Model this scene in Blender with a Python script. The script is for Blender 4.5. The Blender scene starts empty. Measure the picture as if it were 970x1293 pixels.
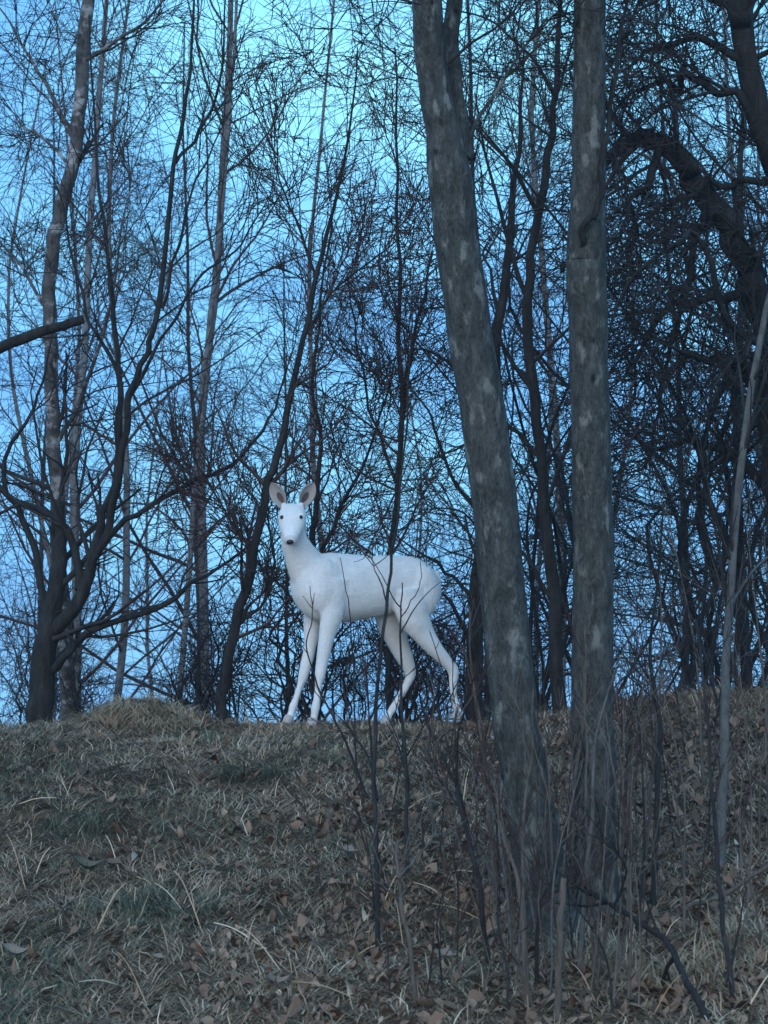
import bpy, bmesh, math, random
import numpy as np
from mathutils import Vector, Matrix

# ---------------------------------------------------------------- camera, sky, sun, exposure
sc = bpy.context.scene
COL = sc.collection
W_PX, H_PX, F_PX = 970.0, 1293.0, 2767.0
CAM_Z, HORIZON_PY = 1.5, 897.0
PITCH = math.atan((HORIZON_PY - H_PX/2)/F_PX)
cam = bpy.data.cameras.new("camera")
cam_o = bpy.data.objects.new("camera", cam); COL.objects.link(cam_o)
cam.sensor_fit = 'VERTICAL'; cam.sensor_height = 24.0; cam.lens = F_PX/H_PX*24.0
cam.clip_end = 3000.0; cam.clip_start = 0.05
cam_o.location = (0, 0, CAM_Z); cam_o.rotation_euler = (math.pi/2 + PITCH, 0, 0)
cam.dof.use_dof = True; cam.dof.focus_distance = 8.9; cam.dof.aperture_fstop = 7.0
sc.camera = cam_o

SUN_EL, SUN_ROT = math.radians(16.0), math.radians(195.0)
world = bpy.data.worlds.new("World"); sc.world = world; world.use_nodes = True
wn, wl = world.node_tree.nodes, world.node_tree.links
bg = wn['Background']
sky = wn.new('ShaderNodeTexSky'); sky.sky_type = 'NISHITA'; sky.sun_disc = False
sky.sun_elevation = SUN_EL; sky.sun_rotation = SUN_ROT
sky.ozone_density = 3.0; sky.dust_density = 0.4; sky.air_density = 1.0
wtc = wn.new('ShaderNodeTexCoord')
wmap = wn.new('ShaderNodeMapping'); wmap.inputs['Scale'].default_value = (1.0, 1.0, 2.2); wmap.inputs['Location'].default_value = (0.10, 0.35, 0.0)
wl.new(wtc.outputs['Generated'], wmap.inputs['Vector'])
wno = wn.new('ShaderNodeTexNoise'); wno.inputs['Scale'].default_value = 3.4; wno.inputs['Detail'].default_value = 5; wno.inputs['Roughness'].default_value = 0.52
wl.new(wmap.outputs[0], wno.inputs['Vector'])
wr = wn.new('ShaderNodeValToRGB')                       # dusk cloud deck: slate blue to pale cyan gaps
e = wr.color_ramp.elements
e[0].position = 0.36; e[0].color = (0.29, 0.95, 2.2, 1)
e[1].position = 0.79; e[1].color = (1.0, 2.75, 3.55, 1)
m_ = e.new(0.5); m_.color = (0.42, 1.36, 2.7, 1)
wl.new(wno.outputs['Fac'], wr.inputs[0])
wmix = wn.new('ShaderNodeMix'); wmix.data_type = 'RGBA'; wmix.inputs[0].default_value = 0.97
wl.new(sky.outputs[0], wmix.inputs[6]); wl.new(wr.outputs[0], wmix.inputs[7])
wl.new(wmix.outputs[2], bg.inputs['Color'])
bg.inputs['Strength'].default_value = 0.13

sun = bpy.data.lights.new("sun", 'SUN'); sun.energy = 0.58; sun.angle = math.radians(70); sun.color = (1.0, 0.92, 0.84)
sun_o = bpy.data.objects.new("sun", sun); COL.objects.link(sun_o)
sd = Vector((math.sin(SUN_ROT)*math.cos(SUN_EL), math.cos(SUN_ROT)*math.cos(SUN_EL), math.sin(SUN_EL)))
sun_o.rotation_euler = (-sd).to_track_quat('-Z', 'Y').to_euler(); sun_o.location = (0, -6, 8)

sc.view_settings.view_transform = 'Standard'; sc.view_settings.look = 'None'
sc.view_settings.gamma = 1.0; sc.view_settings.use_curve_mapping = False
sc.view_settings.exposure = 1.88
sc.render.engine = 'CYCLES'
sc.cycles.max_bounces = 5; sc.cycles.diffuse_bounces = 3; sc.cycles.glossy_bounces = 2
sc.cycles.use_denoising = True

# ---------------------------------------------------------------- helpers
rng = np.random.default_rng(11); random.seed(4)
CP, SP = math.cos(PITCH), math.sin(PITCH)
def at(px, py, d):
    """point seen at photo pixel (px,py) that stands d metres in front of the viewer (along +Y)"""
    u = (px - W_PX/2)/F_PX; v = (H_PX/2 - py)/F_PX
    dy = CP - v*SP; dz = SP + v*CP
    return np.array((u*d/dy, d, CAM_Z + dz*d/dy))
def sstep(a, b, x):
    t = np.clip((x - a)/(b - a), 0, 1); return t*t*(3 - 2*t)
_PY = np.array([-300., -8, 0, 3, 4.5, 5.5, 6.5, 7.5, 8.6, 9.1, 9.7, 11, 13, 17, 25, 45, 90, 600, 2500])
_PZ = np.array([-1., -.35, 0, .22, .47, .71, .93, 1.16, 1.375, 1.428, 1.438, 1.38, 1.15, .5, -.9, -2.6, -3.6, -4, -4])
def _vnoise(x, y, s, seed):
    x = np.asarray(x, float)/s + seed*17.3; y = np.asarray(y, float)/s + seed*7.7
    xi, yi = np.floor(x), np.floor(y); fx, fy = x - xi, y - yi
    h = lambda a, b: np.modf(np.abs(np.sin(a*127.1 + b*311.7 + seed*3.1)*43758.5453))[0]
    fx = fx*fx*(3 - 2*fx); fy = fy*fy*(3 - 2*fy)
    return ((h(xi, yi)*(1 - fx) + h(xi + 1, yi)*fx)*(1 - fy) + (h(xi, yi + 1)*(1 - fx) + h(xi + 1, yi + 1)*fx)*fy)*2 - 1
MOUND = (-1.02, 9.25)
def gz(x, y):
    x = np.asarray(x, float); y = np.asarray(y, float)
    z = np.interp(y, _PY, _PZ)
    near = np.exp(-((x/5)**2)) * sstep(2, 5, y)*(1 - sstep(14, 20, y))
    z = z + sstep(.35, 1.5, x)*sstep(6.8, 9.2, y)*(1 - sstep(12, 22, y))*.13
    z = z - sstep(-.6, -2.2, x)*sstep(8, 9.5, y)*(1 - sstep(12, 22, y))*.05*(-1)*(-1)
    z = z + near*(.020*_vnoise(x, y, .55, 1) + .013*_vnoise(x, y, .21, 2) + .007*_vnoise(x, y, .085, 3) + .03*_vnoise(x, y, 1.5, 4))
    z = z - .02*sstep(-.2, -1.6, x)*0 + .125*np.exp(-(((x - MOUND[0])/.24)**2 + ((y - MOUND[1])/.22)**2))
    z = z + sstep(12, 40, y)*.5*_vnoise(x, y, 9, 5) + sstep(60, 300, np.abs(y))*1.2*_vnoise(x, y, 60, 6)
    return z
def on_ground(px, py, dmin=4.6, dmax=11.5):
    """where the view through a photo pixel meets the bank"""
    last = dmin
    for d in np.arange(dmin, dmax, .02):
        p = at(px, py, d)
        if p[2] <= gz(p[0], p[1]): return np.array((p[0], p[1], float(gz(p[0], p[1]))))
        last = d
    p = at(px, py, 9.4); return np.array((p[0], 9.4, float(gz(p[0], 9.4))))

def mesh_np(name, V, quads=None, tris=None, attr=None, smooth=True):
    me = bpy.data.meshes.new(name)
    V = np.ascontiguousarray(V, np.float32)
    q = np.zeros((0, 4), np.int32) if quads is None else np.asarray(quads, np.int32)
    t = np.zeros((0, 3), np.int32) if tris is None else np.asarray(tris, np.int32)
    me.vertices.add(len(V)); me.vertices.foreach_set('co', V.ravel())
    loops = np.concatenate([q.ravel(), t.ravel()]).astype(np.int32)
    me.loops.add(len(loops)); me.loops.foreach_set('vertex_index', loops)
    starts = np.concatenate([np.arange(len(q))*4, len(q)*4 + np.arange(len(t))*3]).astype(np.int32)
    me.polygons.add(len(starts)); me.polygons.foreach_set('loop_start', starts)
    me.update(calc_edges=True)
    me.polygons.foreach_set('use_smooth', np.full(len(starts), smooth))
    for k, a in (attr or {}).items():
        at_ = me.attributes.new(k, 'FLOAT', 'POINT'); at_.data.foreach_set('value', np.asarray(a, np.float32))
    me.update()
    return me
def link(name, me, mat=None, parent=None, loc=None):
    o = bpy.data.objects.new(name, me); COL.objects.link(o)
    if mat is not None and me is not None and len(me.materials) == 0: me.materials.append(mat)
    if parent is not None: o.parent = parent
    if loc is not None: o.location = loc
    return o
def tag(o, label=None, cat=None, group=None, kind=None):
    if label: o['label'] = label
    if cat: o['category'] = cat
    if group: o['group'] = group
    if kind: o['kind'] = kind
    return o
def thing(name, label, cat, loc, group=None):
    o = bpy.data.objects.new(name, None); o.empty_display_size = .1; COL.objects.link(o)
    o.location = loc; return tag(o, label, cat, group)
def px_of(x, y): return W_PX/2 + F_PX*x/y
def where(px, names):
    for lim, nm in names:
        if px < lim: return nm
    return names[-1][1]
def copy_tree(root, loc, rotz=0, scale=1.0, label=None, group=None):
    c = root.copy(); COL.objects.link(c); c.location = loc; c.rotation_euler = (0, 0, rotz); c.scale = (scale,)*3
    if label: c['label'] = label
    if group: c['group'] = group
    for ch in list(root.children):
        d = ch.copy(); COL.objects.link(d); d.parent = c
    return c

def norm(v): return v/np.maximum(np.linalg.norm(v, axis=-1, keepdims=True), 1e-9)
def tubes(P, R, sides, cap=False):
    """P (B,n,3), R (B,n) -> verts, quads of B tubes"""
    B, n, _ = P.shape
    T = norm(np.gradient(P, axis=1))
    mean = norm(T.mean(1)); ref = np.where(np.abs(mean[:, 2:3]) < .8, np.array([[0, 0, 1.]]), np.array([[1., 0, 0]]))
    ref = np.repeat(ref[:, None, :], n, 1)
    U = norm(np.cross(ref, T)); V = np.cross(T, U)
    a = np.arange(sides)*2*np.pi/sides
    ring = U[:, :, None, :]*np.cos(a)[None, None, :, None] + V[:, :, None, :]*np.sin(a)[None, None, :, None]
    verts = (P[:, :, None, :] + ring*R[:, :, None, None]).reshape(-1, 3)
    b = np.arange(B)[:, None, None]*n*sides; i = np.arange(n - 1)[None, :, None]*sides; s = np.arange(sides)[None, None, :]; s2 = (s + 1) % sides
    q = np.stack([b + i + s, b + i + s2, b + i + sides + s2, b + i + sides + s], -1).reshape(-1, 4)
    return verts, q
def join(parts):
    Vs, Qs, off = [], [], 0
    for v, q in parts:
        Vs.append(v); Qs.append(q + off); off += len(v)
    return np.concatenate(Vs), np.concatenate(Qs)
def spline(pts, n):
    pts = np.asarray(pts, float); m = len(pts)
    ext = np.vstack([2*pts[0] - pts[1], pts, 2*pts[-1] - pts[-2]])
    out = []
    for t in np.linspace(0, m - 1 - 1e-6, n):
        i = int(t); f = t - i; p0, p1, p2, p3 = ext[i:i + 4]
        out.append(.5*((2*p1) + (p2 - p0)*f + (2*p0 - 5*p1 + 4*p2 - p3)*f*f + (3*p1 - p0 - 3*p2 + p3)*f**3))
    return np.array(out)
def spawn(P, R, k, t0=.15, t1=.98, ln=(.4, .8), ang=(45, 14), up=.15, n=6, ratio=.55, rmax=.02, rmin=.0016, wig=.10, taper=.35, shrink=.55, curl=0.):
    """k side branches on each of the branches P: returns their polylines and radii"""
    B, m, _ = P.shape; N = B*k
    t = np.sort(rng.uniform(t0, t1, (B, k)), 1).ravel(); bi = np.repeat(np.arange(B), k)
    f = t*(m - 1); i = np.minimum(f.astype(int), m - 2); f = (f - i)[:, None]
    p = P[bi, i]*(1 - f) + P[bi, i + 1]*f
    T = norm(P[bi, i + 1] - P[bi, i]); r = R[bi, i]*(1 - f[:, 0]) + R[bi, i + 1]*f[:, 0]
    rv = norm(rng.normal(size=(N, 3))); perp = norm(rv - T*(rv*T).sum(1, keepdims=True))
    a = np.radians(rng.normal(ang[0], ang[1], N))[:, None]
    d = norm(T*np.cos(a) + perp*np.sin(a))
    L = rng.uniform(ln[0], ln[1], N)*(1 - shrink*t)
    z = np.array([0, 0, 1.])
    pts = [p]; cur = p; jit = norm(rng.normal(size=(N, 3)))*curl
    for s in range(n - 1):
        d = norm(d + rng.normal(scale=wig, size=(N, 3)) + z*up/(n - 1) + jit/(n - 1))
        cur = cur + d*(L/(n - 1))[:, None]; pts.append(cur)
    Pn = np.stack(pts, 1)
    r0 = np.clip(r*ratio*rng.uniform(.75, 1.1, N), rmin, rmax)
    Rn = np.maximum(r0[:, None]*np.linspace(1, taper, n)[None, :], rmin*.7)
    return Pn, Rn

# ---------------------------------------------------------------- materials
def new_mat(name):
    m = bpy.data.materials.new(name); m.use_nodes = True
    return m, m.node_tree.nodes, m.node_tree.links, m.node_tree.nodes['Principled BSDF']
def ramp(n, stops):
    r = n.new('ShaderNodeValToRGB'); el = r.color_ramp.elements
    while len(el) < len(stops): el.new(.5)
    for x, (p, c) in zip(el, stops): x.position = p; x.color = (*c, 1)
    return r
def bark_mat(name, stops, scale=(14, 14, 5), nscale=1.6, bump=.5, patch=None, patch_scale=(9, 9, 16), patch_lo=.56, rough=.9, knots=0, bdist=.01):
    m, n, l, b = new_mat(name); b.inputs['Roughness'].default_value = rough; b.inputs['Specular IOR Level'].default_value = .2
    tc = n.new('ShaderNodeTexCoord'); mp = n.new('ShaderNodeMapping'); mp.inputs['Scale'].default_value = scale
    l.new(tc.outputs['Object'], mp.inputs[0])
    no = n.new('ShaderNodeTexNoise'); no.inputs['Scale'].default_value = nscale; no.inputs['Detail'].default_value = 8; no.inputs['Roughness'].default_value = .65
    l.new(mp.outputs[0], no.inputs['Vector']); r = ramp(n, stops)
    fn = n.new('ShaderNodeTexNoise'); fn.inputs['Scale'].default_value = nscale*5; fn.inputs['Detail'].default_value = 4; l.new(mp.outputs[0], fn.inputs['Vector'])
    fm = n.new('ShaderNodeMath'); fm.operation = 'MULTIPLY_ADD'; fm.inputs[1].default_value = .5; l.new(fn.outputs['Fac'], fm.inputs[0])
    fs = n.new('ShaderNodeMath'); fs.operation = 'SUBTRACT'; fs.inputs[1].default_value = .25; l.new(no.outputs['Fac'], fs.inputs[0]); l.new(fs.outputs[0], fm.inputs[2]); l.new(fm.outputs[0], r.inputs[0])
    out = r.outputs[0]
    if patch:
        mp2 = n.new('ShaderNodeMapping'); mp2.inputs['Scale'].default_value = patch_scale; l.new(tc.outputs['Object'], mp2.inputs[0])
        n2 = n.new('ShaderNodeTexNoise'); n2.inputs['Scale'].default_value = 1.0; n2.inputs['Detail'].default_value = 5; n2.inputs['Roughness'].default_value = .6
        l.new(mp2.outputs[0], n2.inputs['Vector'])
        r2 = ramp(n, [(patch_lo, (0, 0, 0)), (patch_lo + .1, (1, 1, 1))]); l.new(n2.outputs['Fac'], r2.inputs[0])
        mx = n.new('ShaderNodeMix'); mx.data_type = 'RGBA'; l.new(r2.outputs[0], mx.inputs[0]); l.new(out, mx.inputs[6]); mx.inputs[7].default_value = (*patch, 1)
        out = mx.outputs[2]
    if knots:
        mp3 = n.new('ShaderNodeMapping'); mp3.inputs['Scale'].default_value = (1, 1, .75); l.new(tc.outputs['Object'], mp3.inputs[0])
        vo = n.new('ShaderNodeTexVoronoi'); vo.inputs['Scale'].default_value = knots; l.new(mp3.outputs[0], vo.inputs['Vector'])
        n3 = n.new('ShaderNodeMath'); n3.operation = 'MULTIPLY_ADD'; n3.inputs[1].default_value = .16; l.new(no.outputs['Fac'], n3.inputs[0]); l.new(vo.outputs['Distance'], n3.inputs[2])
        r3 = ramp(n, [(.13, (.25, .25, .25)), (.22, (1, 1, 1))]); l.new(n3.outputs[0], r3.inputs[0])
        mk = n.new('ShaderNodeMix'); mk.data_type = 'RGBA'; mk.blend_type = 'MULTIPLY'; mk.inputs[0].default_value = 1.; l.new(out, mk.inputs[6]); l.new(r3.outputs[0], mk.inputs[7]); out = mk.outputs[2]
    l.new(out, b.inputs['Base Color'])
    bp = n.new('ShaderNodeBump'); bp.inputs['Strength'].default_value = bump; bp.inputs['Distance'].default_value = bdist
    l.new(fm.outputs[0], bp.inputs['Height']); l.new(bp.outputs[0], b.inputs['Normal'])
    return m
M_GREY = bark_mat('smooth_grey_bark', [(.28, (.028, .029, .027)), (.5, (.068, .070, .064)), (.72, (.125, .127, .115))], (16, 16, 6), 2.6, .9, (.21, .21, .185), (24, 24, 11), .56, knots=11, bdist=.022)
M_DARK = bark_mat('dark_bark', [(.3, (.012, .0115, .011)), (.6, (.033, .031, .029)), (.8, (.06, .056, .052))], (16, 16, 4), 1.8, .8)
M_BIRCH = bark_mat('birch_bark', [(.35, (.03, .028, .027)), (.55, (.09, .085, .08))], (12, 12, 8), 1.6, .5, (.30, .295, .29), (11, 11, 13), .53)
M_PALE = bark_mat('pale_birch_bark', [(.3, (.06, .058, .056)), (.6, (.16, .155, .15))], (12, 12, 8), 1.6, .4)
M_TWIG = bark_mat('twig_bark', [(.3, (.022, .019, .018)), (.7, (.05, .043, .04))], (6, 6, 6), 2, .2)
M_RTWIG = bark_mat('reddish_twig_bark', [(.3, (.04, .023, .02)), (.7, (.085, .05, .044))], (6, 6, 6), 2, .2)
M_SAP = bark_mat('sapling_bark', [(.3, (.07, .055, .045)), (.7, (.16, .13, .108))], (20, 20, 6), 2, .4)
M_PSAP = bark_mat('pale_sapling_bark', [(.3, (.07, .07, .066)), (.7, (.145, .145, .135))], (20, 20, 8), 2, .4, (.08, .08, .075), (8, 8, 18), .58)
M_BROWN = bark_mat('brown_stem_bark', [(.3, (.065, .052, .042)), (.7, (.15, .122, .098))], (20, 20, 4), 2, .4)
def tint_mat(name, stops, rough=.8, transl=0.):
    m, n, l, b = new_mat(name); b.inputs['Roughness'].default_value = rough; b.inputs['Specular IOR Level'].default_value = .25
    a = n.new('ShaderNodeAttribute'); a.attribute_name = 'tint'
    r = ramp(n, stops); l.new(a.outputs['Fac'], r.inputs[0]); l.new(r.outputs[0], b.inputs['Base Color'])
    return m
M_DRY = tint_mat('dry_grass', [(0, (.05, .033, .02)), (.5, (.36, .235, .142)), (.85, (.58, .42, .275)), (1, (.72, .57, .42))])
M_MOUND = tint_mat('straw', [(0, (.18, .122, .075)), (.5, (.40, .285, .18)), (1, (.62, .48, .32))])
M_GREEN = tint_mat('green_grass', [(0, (.03, .033, .02)), (.6, (.075, .086, .05)), (1, (.14, .152, .09))])
M_LEAF = tint_mat('dead_leaves', [(0, (.05, .032, .02)), (.45, (.19, .112, .072)), (.85, (.33, .21, .14)), (1, (.48, .38, .27))])
def leaf_obj_mat():
    m, n, l, b = new_mat('single_dead_leaf'); b.inputs['Roughness'].default_value = .75; b.inputs['Specular IOR Level'].default_value = .3
    oi = n.new('ShaderNodeObjectInfo'); r = ramp(n, [(0, (.07, .046, .03)), (.6, (.17, .112, .074)), (.9, (.29, .205, .14)), (1, (.58, .50, .40))])
    l.new(oi.outputs['Random'], r.inputs[0])
    tc = n.new('ShaderNodeTexCoord'); no = n.new('ShaderNodeTexNoise'); no.inputs['Scale'].default_value = 40; l.new(tc.outputs['Object'], no.inputs['Vector'])
    mx = n.new('ShaderNodeMix'); mx.data_type = 'RGBA'; mx.blend_type = 'MULTIPLY'; mx.inputs[0].default_value = .6
    l.new(r.outputs[0], mx.inputs[6]); l.new(no.outputs['Fac'], mx.inputs[7]); l.new(mx.outputs[2], b.inputs['Base Color'])
    return m
M_LEAF1 = leaf_obj_mat()
def ground_mat():
    m, n, l, b = new_mat('woodland_floor'); b.inputs['Roughness'].default_value = .95; b.inputs['Specular IOR Level'].default_value = .1
    tc = n.new('ShaderNodeTexCoord')
    n1 = n.new('ShaderNodeTexNoise'); n1.inputs['Scale'].default_value = 22; n1.inputs['Detail'].default_value = 8; n1.inputs['Roughness'].default_value = .7
    n2 = n.new('ShaderNodeTexNoise'); n2.inputs['Scale'].default_value = 1.7; n2.inputs['Detail'].default_value = 4
    l.new(tc.outputs['Object'], n1.inputs['Vector']); l.new(tc.outputs['Object'], n2.inputs['Vector'])
    r1 = ramp(n, [(.32, (.02, .013, .009)), (.52, (.10, .062, .038)), (.75, (.24, .155, .095))]); l.new(n1.outputs['Fac'], r1.inputs[0])
    r2 = ramp(n, [(.3, (.025, .022, .014)), (.7, (.075, .062, .038))]); l.new(n1.outputs['Fac'], r2.inputs[0])
    r3 = ramp(n, [(.48, (0, 0, 0)), (.6, (1, 1, 1))]); l.new(n2.outputs['Fac'], r3.inputs[0])
    mx = n.new('ShaderNodeMix'); mx.data_type = 'RGBA'; l.new(r3.outputs[0], mx.inputs[0]); l.new(r1.outputs[0], mx.inputs[6]); l.new(r2.outputs[0], mx.inputs[7])
    l.new(mx.outputs[2], b.inputs['Base Color'])
    bp = n.new('ShaderNodeBump'); bp.inputs['Strength'].default_value = .8; bp.inputs['Distance'].default_value = .02
    l.new(n1.outputs['Fac'], bp.inputs['Height']); l.new(bp.outputs[0], b.inputs['Normal'])
    return m

# ---------------------------------------------------------------- ground
def axis(dense0, dense1, step, lo, hi):
    c = list(np.arange(dense0, dense1 + 1e-6, step))
    s, x = step, dense1
    while x < hi: s *= 1.25; x += s; c.append(min(x, hi))
    s, x = step, dense0
    while x > lo: s *= 1.25; x -= s; c.insert(0, max(x, lo))
    return np.array(c)
gx, gy = axis(-2.6, 2.6, .028, -170, 170), axis(4.4, 11.5, .032, -60, 240)
GX, GY = np.meshgrid(gx, gy); GZ = gz(GX, GY)
nx, ny = len(gx), len(gy)
ii = (np.arange(ny - 1)[:, None]*nx + np.arange(nx - 1)[None, :]).ravel()
ground = link('ground', mesh_np('ground', np.stack([GX, GY, GZ], -1).reshape(-1, 3), np.stack([ii, ii + 1, ii + nx + 1, ii + nx], 1)), ground_mat())
tag(ground, kind='structure')

# ---------------------------------------------------------------- trees
def limb_pts(spec, base=None):
    """spec: list of (px, py, depth, radius)"""
    P = np.array([at(a, b, d) for a, b, d, r in spec]); R = np.array([s[3] for s in spec])
    return P, R
def swept(P, R, n, sides, lump=0., wig=0.):
    t = np.linspace(0, len(P) - 1, n)
    C = spline(P, n); Rr = np.interp(t, np.arange(len(P)), R)
    if wig:
        w = np.stack([np.interp(t*3, np.arange(60), rng.normal(scale=wig, size=60)) for _ in range(3)], 1); w[0] = 0; C = C + w
    v, q = tubes(C[None], Rr[None], sides)
    if lump:
        vv = v.reshape(n, sides, 3); cen = C[:, None, :]
        nz = np.zeros((n, sides))
        for k, (fa, fz) in enumerate(((1, 2.2), (2, 4.1), (3, 7.5), (5, 13.))):
            ph = rng.uniform(0, 6.28, 2); A = np.arange(sides)*2*np.pi/sides
            nz += np.cos(fa*A[None, :] + ph[0] + 1.3*np.sin(np.linspace(0, fz*6.28, n) + ph[1])[:, None])/(k + 1.6)
        nz += rng.normal(scale=.12, size=(n, sides))
        vv = cen + (vv - cen)*(1 + lump*nz)[:, :, None]; v = vv.reshape(-1, 3)
    k = len(v); tip = C[-1] + (C[-1] - C[-2])*.15                      # rounded end
    v = np.vstack([v, tip + (v[-sides:] - C[-1])*.05]); j = np.arange(sides)
    q = np.vstack([q, np.stack([k - sides + j, k - sides + (j + 1) % sides, k + (j + 1) % sides, k + j], 1)])
    return C, Rr, v, q
def cone_tip(v, q): return v, q

def make_tree(name, label, cat, trunk, limbs=(), l1=(18, .5, 1.1), l2=(9, .25, .55), l3=(4, .08, .22), mat=M_DARK, tmat=M_TWIG, up=.25, ang=45,
              sides=12, rings=60, lump=.05, limb_lump=.04, rmin=.002, wig=.14, t0=.2, curl=0., group=None, up3=None, l1r=.016, limb_wig=.006, trunk_wig=.006, shrink=.45, rs_=1., rl_=None, lmat=None):
    rl_ = rs_ if rl_ is None else rl_
    P, R = limb_pts(trunk); R = R*rs_
    base = P[0].copy(); g = float(gz(base[0], base[1]))
    P = np.vstack([[base[0], base[1], g - .06], P]) if P[0][2] > g + .01 else P
    R = np.concatenate([[R[0]*1.08], R]) if len(P) > len(R) else R
    org = np.array((base[0], base[1], g))
    root = thing(name, label, cat, org, group)
    C, Rr, v, q = swept(P - org, R, rings, sides, lump, trunk_wig)
    link('trunk', mesh_np('trunk', v, q), mat, root)
    P0, R0 = [spline(C, 40)[None]], [np.interp(np.linspace(0, 1, 40), np.linspace(0, 1, len(Rr)), Rr)[None]]
    for sp in limbs:
        Pl, Rl = limb_pts(sp); Rl = Rl*rl_
        Cl, Rrl, v, q = swept(Pl - org, Rl, max(16, 6*len(sp)), 8, limb_lump, limb_wig)
        link('limb', mesh_np('limb', v, q), lmat or mat, root)
        P0.append(spline(Cl, 40)[None]); R0.append(np.interp(np.linspace(0, 1, 40), np.linspace(0, 1, len(Rrl)), Rrl)[None])
    P0, R0 = np.concatenate(P0), np.concatenate(R0)
    bits = []
    if l1[0]:
        P1, R1 = spawn(P0, R0, l1[0], t0, .99, l1[1:], (ang, 14), up, 8, .5, l1r, rmin*1.6, wig, .3, shrink, curl); bits.append(tubes(P1, R1, 5))
        if l2[0]:
            P2, R2 = spawn(P1, R1, l2[0], .12, .98, l2[1:], (ang, 16), up*.7, 6, .6, .008, rmin*1.2, wig*1.1, .45, shrink, curl); bits.append(tubes(P2, R2, 3))
            if l3[0]:
                P3, R3 = spawn(P2, R2, l3[0], .1, 1., l3[1:], (ang, 18), (up*.4 if up3 is None else up3), 4, .7, .004, rmin, wig*1.2, .6, shrink*.6, curl); bits.append(tubes(P3, R3, 3))
        v, q = join(bits); tag(link('crown', mesh_np('crown', v, q), tmat, root), kind='stuff')
    return root

# --- the two grey trunks rising from the foot of the bank
lean_base = on_ground(700, 1172); up_base = on_ground(752, 1150)
D1, D2 = lean_base[1], up_base[1]
lean = make_tree('grey_tree', 'leaning smooth grey tree trunk with dark fork, rising from the bank beside the deer', 'tree',
    [(702, 1195, D1 - .03, .105), (692, 1130, D1, .086), (673, 1040, D1 + .02, .080), (653, 920, D1 + .04, .078), (640, 800, D1 + .05, .076), (627, 660, D1 + .05, .076), (612, 540, D1 + .05, .077),
     (594, 420, D1 + .04, .076), (577, 300, D1 + .02, .074), (569, 225, D1 + .01, .075), (559, 165, D1, .060), (549, 110, D1, .054), (541, 50, D1 - .02, .052), (538, -40, D1 - .05, .050), (534, -200, D1 - .1, .05), (520, -420, D1 - .15, .035), (512, -620, D1 - .1, .015)],
    [[(576, 245, D1 + .02, .050), (580, 190, D1 + .04, .036), (577, 130, D1 + .06, .031), (572, 70, D1 + .08, .030), (570, 0, D1 + .1, .029), (575, -150, D1 + .2, .026), (600, -420, D1 + .35, .012)],
     [(590, 200, D1 + .02, .012), (598, 165, D1 + .05, .008), (630, 110, D1 + .12, .006), (690, 20, D1 + .2, .004)]],
    (10, .5, 1.0), (7, .2, .45), (3, .08, .2), M_GREY, M_TWIG, sides=48, rings=260, lump=.020, t0=.68, up=.1, trunk_wig=.002, rs_=.87, l1r=.006)
upright = make_tree('grey_tree', 'upright smooth grey tree trunk with a dark curved side branch, beside the leaning trunk', 'tree',
    [(748, 1178, D2 - .02, .10), (750, 1120, D2, .078), (749, 1040, D2 + .02, .071), (747, 920, D2 + .03, .070), (748, 800, D2 + .04, .067), (749, 680, D2 + .04, .066), (746, 560, D2 + .03, .064), (744, 450, D2 + .02, .063),
     (740, 350, D2 + .01, .066), (740, 300, D2, .064), (743, 240, D2, .056), (744, 140, D2 - .01, .054), (744, 0, D2 - .03, .052), (742, -180, D2 - .05, .046), (738, -420, D2 - .08, .030), (735, -640, D2, .012)],
    [[(734, 312, D2 - .045, .012), (738, 285, D2 - .075, .011), (752, 262, D2 - .085, .0105), (761, 230, D2 - .07, .010), (766, 180, D2 - .04, .009), (772, 120, D2, .008), (785, 40, D2 + .05, .006), (800, -60, D2 + .1, .003)]],
    (8, .5, 1.0), (7, .2, .45), (3, .08, .2), M_GREY, M_TWIG, sides=48, rings=260, lump=.020, t0=.72, up=.1, trunk_wig=.002, rs_=.92, l1r=.006, lmat=M_DARK)

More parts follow.
